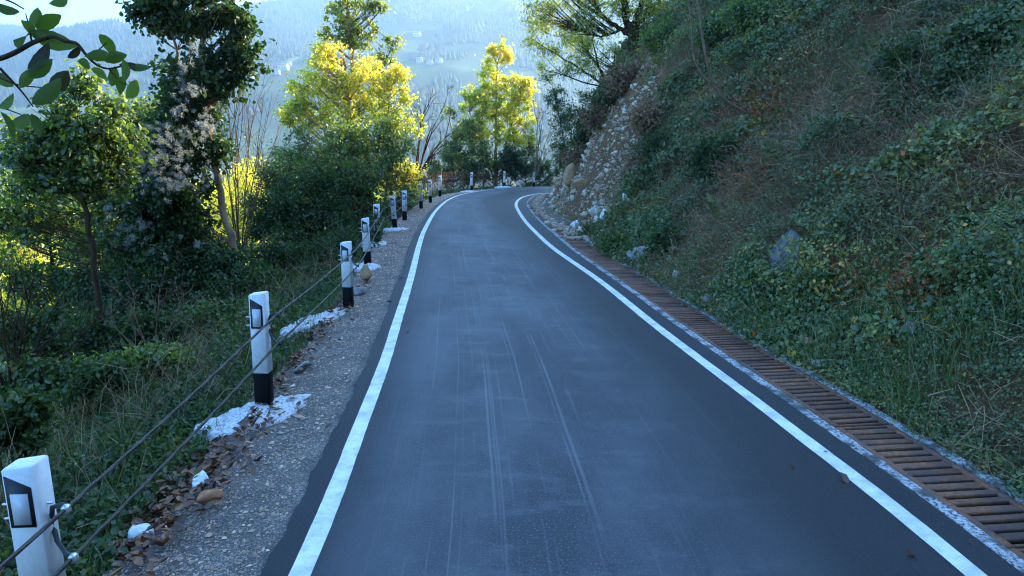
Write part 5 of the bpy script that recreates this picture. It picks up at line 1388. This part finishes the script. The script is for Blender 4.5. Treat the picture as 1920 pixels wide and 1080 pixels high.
# sunlit trees standing lower down the left bank
for i, (u, v, ru, rv, y, lab) in enumerate(((25,430,80,110,30,'sunlit yellow tree low in the valley at the left edge'),(140,400,60,110,34,'sunlit tree glowing behind the broad yellow-green shrub'),(240,470,70,110,30,'sunlit tree low behind the dark tangled shrub'),
     (470,390,55,70,36,'sunlit low tree seen through the bare many-stemmed shrub'),(60,560,90,60,25,'sunlit bush down the bank near the left edge'),(400,420,50,80,38,'sunlit tree just right of the ivy-clad trunk'))):
    plant('valley_tree', lab, 'tree', [([(u, v+rv, y), (u, v, y), (u, v-rv*.6, y)], .12, .03)], [(u, v, ru, rv, y), (u+ru*.4, v-rv*.5, ru*.6, rv*.5, y), (u-ru*.4, v+rv*.2, ru*.6, rv*.5, y)], 4500, .17, M['yellow'], M['bark_dark'], tint=lambda P, h: .6+.2*h, cr=.8)

# ------------------------------------------------------------------ rusty frame, iron fence
r = empty('rusty_frame', tuple(hit(505, 520)), label='old rusty iron frame leaning in the brambles left of the posts', cat='iron frame')
A = hit(508, 528); y_ = A[1]
for nm, p, q in (('upright', (508, 530), (489, 466)), ('crossbar', (486, 466), (530, 455))):
    g_ = G(); P0, P1 = W(p[0], p[1], y_), W(q[0], q[1], y_); tube(g_, [P0, P1], .06, 4); o_ = g_.build(nm, M['old_rust'], r); o_.matrix_parent_inverse = Matrix.Translation(-Vector(r.location))
fa = np.array([-5.4, 39.5]); fb = np.array([-0.6, 46.0]); Lf = np.linalg.norm(fb-fa)
ang = math.atan2(fb[1]-fa[1], fb[0]-fa[0])
zf = -0.25
r = empty('iron_fence', (fa[0], fa[1], zf), ang, label='dark rusty iron railing of vertical bars behind the posts at the bend', cat='fence')
g_ = G(); addbox(g_, 0, 0, .55, .016, .016, 1.35); me_fb = g_.mesh('fence_bar', M['old_rust'])
nb = int(Lf/.15)
for i in range(nb): inst('fence_bar', me_fb, r, (i*.15+.05, 0, random.uniform(-.02, .02)), (0, random.uniform(-.03, .03), 0))
for zz in (1.18, .12): g_ = G(); addbox(g_, Lf/2, 0.0, zz, Lf, .034, .03); g_.build('rail', M['old_rust'], r)
g_ = G(); addbox(g_, 0, 0, .5, .07, .07, 1.7); me_fp = g_.mesh('fence_post', M['old_rust'])
for i in range(5): inst('fence_post', me_fp, r, (i*Lf/4, .03, 0.02))

# ------------------------------------------------------------------ overhanging branch close to the camera, top left
BY = 1.55
r = empty('overhanging_branch', tuple(W(-60, 150, BY)), label='leafy branch hanging close to the camera at the top left', cat='branch')
def bp_(pts, r0, r1):
    g_ = G(); P = np.array([W(u, v, BY+dy) for u, v, dy in pts]); n = len(P)*4; s_ = np.linspace(0, len(P)-1, n); Q = np.stack([np.interp(s_, np.arange(len(P)), P[:, k]) for k in range(3)], 1)
    for _ in range(2): Q[1:-1] = (Q[:-2]+2*Q[1:-1]+Q[2:])/4
    tube(g_, Q, np.linspace(r0, r1, n), 6); o_ = g_.build('twig', M['bark_dark'], r, smooth=True); o_.matrix_parent_inverse = Matrix.Translation(-Vector(r.location))
bp_([(-80,125,0),(0,111,0),(30,98,0),(60,80,0),(100,66,0),(121,78,0),(142,79,0),(152,90,0),(165,108,0),(185,125,0),(205,130,0),(235,122,0)], .006, .0018)
bp_([(-60,10,0.05),(0,-5,.05),(25,5,.05),(45,17,.05)], .003, .0015)
bp_([(0,128,0.03),(40,170,.03),(62,200,.03)], .003, .0012); bp_([(-40,190,.06),(0,200,.06),(40,215,.06)], .003, .0012); bp_([(60,80,0),(52,40,0),(48,25,0)], .002, .001); bp_([(205,130,0),(222,150,0),(240,160,0)], .002, .001); bp_([(165,108,0),(180,98,0),(200,80,0)], .002, .001); bp_([(-30,130,.05),(30,160,.05),(90,165,.05)],.003,.001)
LV = [(9,15,60,200),(111,3,50,170),(65,36,56,100),(92,42,72,-30),(42,72,88,-5),(103,75,92,20),(74,106,76,-50),(76,128,66,-40),(202,85,58,80),(183,104,52,175),(215,107,54,-12),(159,120,46,20),(187,138,46,30),(213,143,50,-70),(233,133,50,100),(262,124,58,8),(227,160,44,110),(248,167,58,-42),(111,153,78,-38),(89,172,82,-50),(14,189,62,-30),(16,237,68,80),(42,226,74,-8),(68,236,54,80),(48,148,52,110),(56,56,48,70),(140,98,40,-50),(6,150,60,30),(240,122,36,0)]
M['branch_leaf'] = leaf_mat('branch_leaf', [(0, (0.03, 0.022, 0.012)), (0.25, (0.035, 0.05, 0.014)), (0.6, (0.06, 0.10, 0.018)), (1, (0.11, 0.16, 0.03))], .5, .015)
for i, (u, v, L_, an) in enumerate(LV):
    c_ = W(u, v, BY+rng.normal(0, .05)); l = L_*0.80*BY/1280; a = rad(an)
    A = nrm(np.array([math.cos(a), rng.normal(0, .35), -math.sin(a)*-1*-1])); Bv = nrm(np.cross(A, nrm(np.array([rng.normal(0, .35), -1, rng.normal(0, .5)])))); Cn = np.cross(A, Bv)
    nn = 9; V = []; F = []
    for k in range(nn):
        t_ = k/(nn-1); wd = .235*l*math.sin(math.pi*min(1, t_*1.0)**.85)**.8 if 0 < k < nn-1 else .004*l
        cv = -.22*l*(t_-.5)**2
        for j, s_ in enumerate((-1, -.5, 0, .5, 1)):
            V.append(c_+A*(t_-.5)*l+Bv*s_*wd*(1+.06*(k % 2))+Cn*(cv+abs(s_)*wd*.35))
    for k in range(nn-1):
        for j in range(4): F.append((k*5+j, k*5+j+1, k*5+j+6, k*5+j+5))
    g_ = G(); tt = 0.05 if i in (6, 18, 26, 28) else float(rng.uniform(.35, .95)); g_.add(V, F, tt); o_ = g_.build('leaf', M['branch_leaf'], r, smooth=True); o_.matrix_parent_inverse = Matrix.Translation(-Vector(r.location))
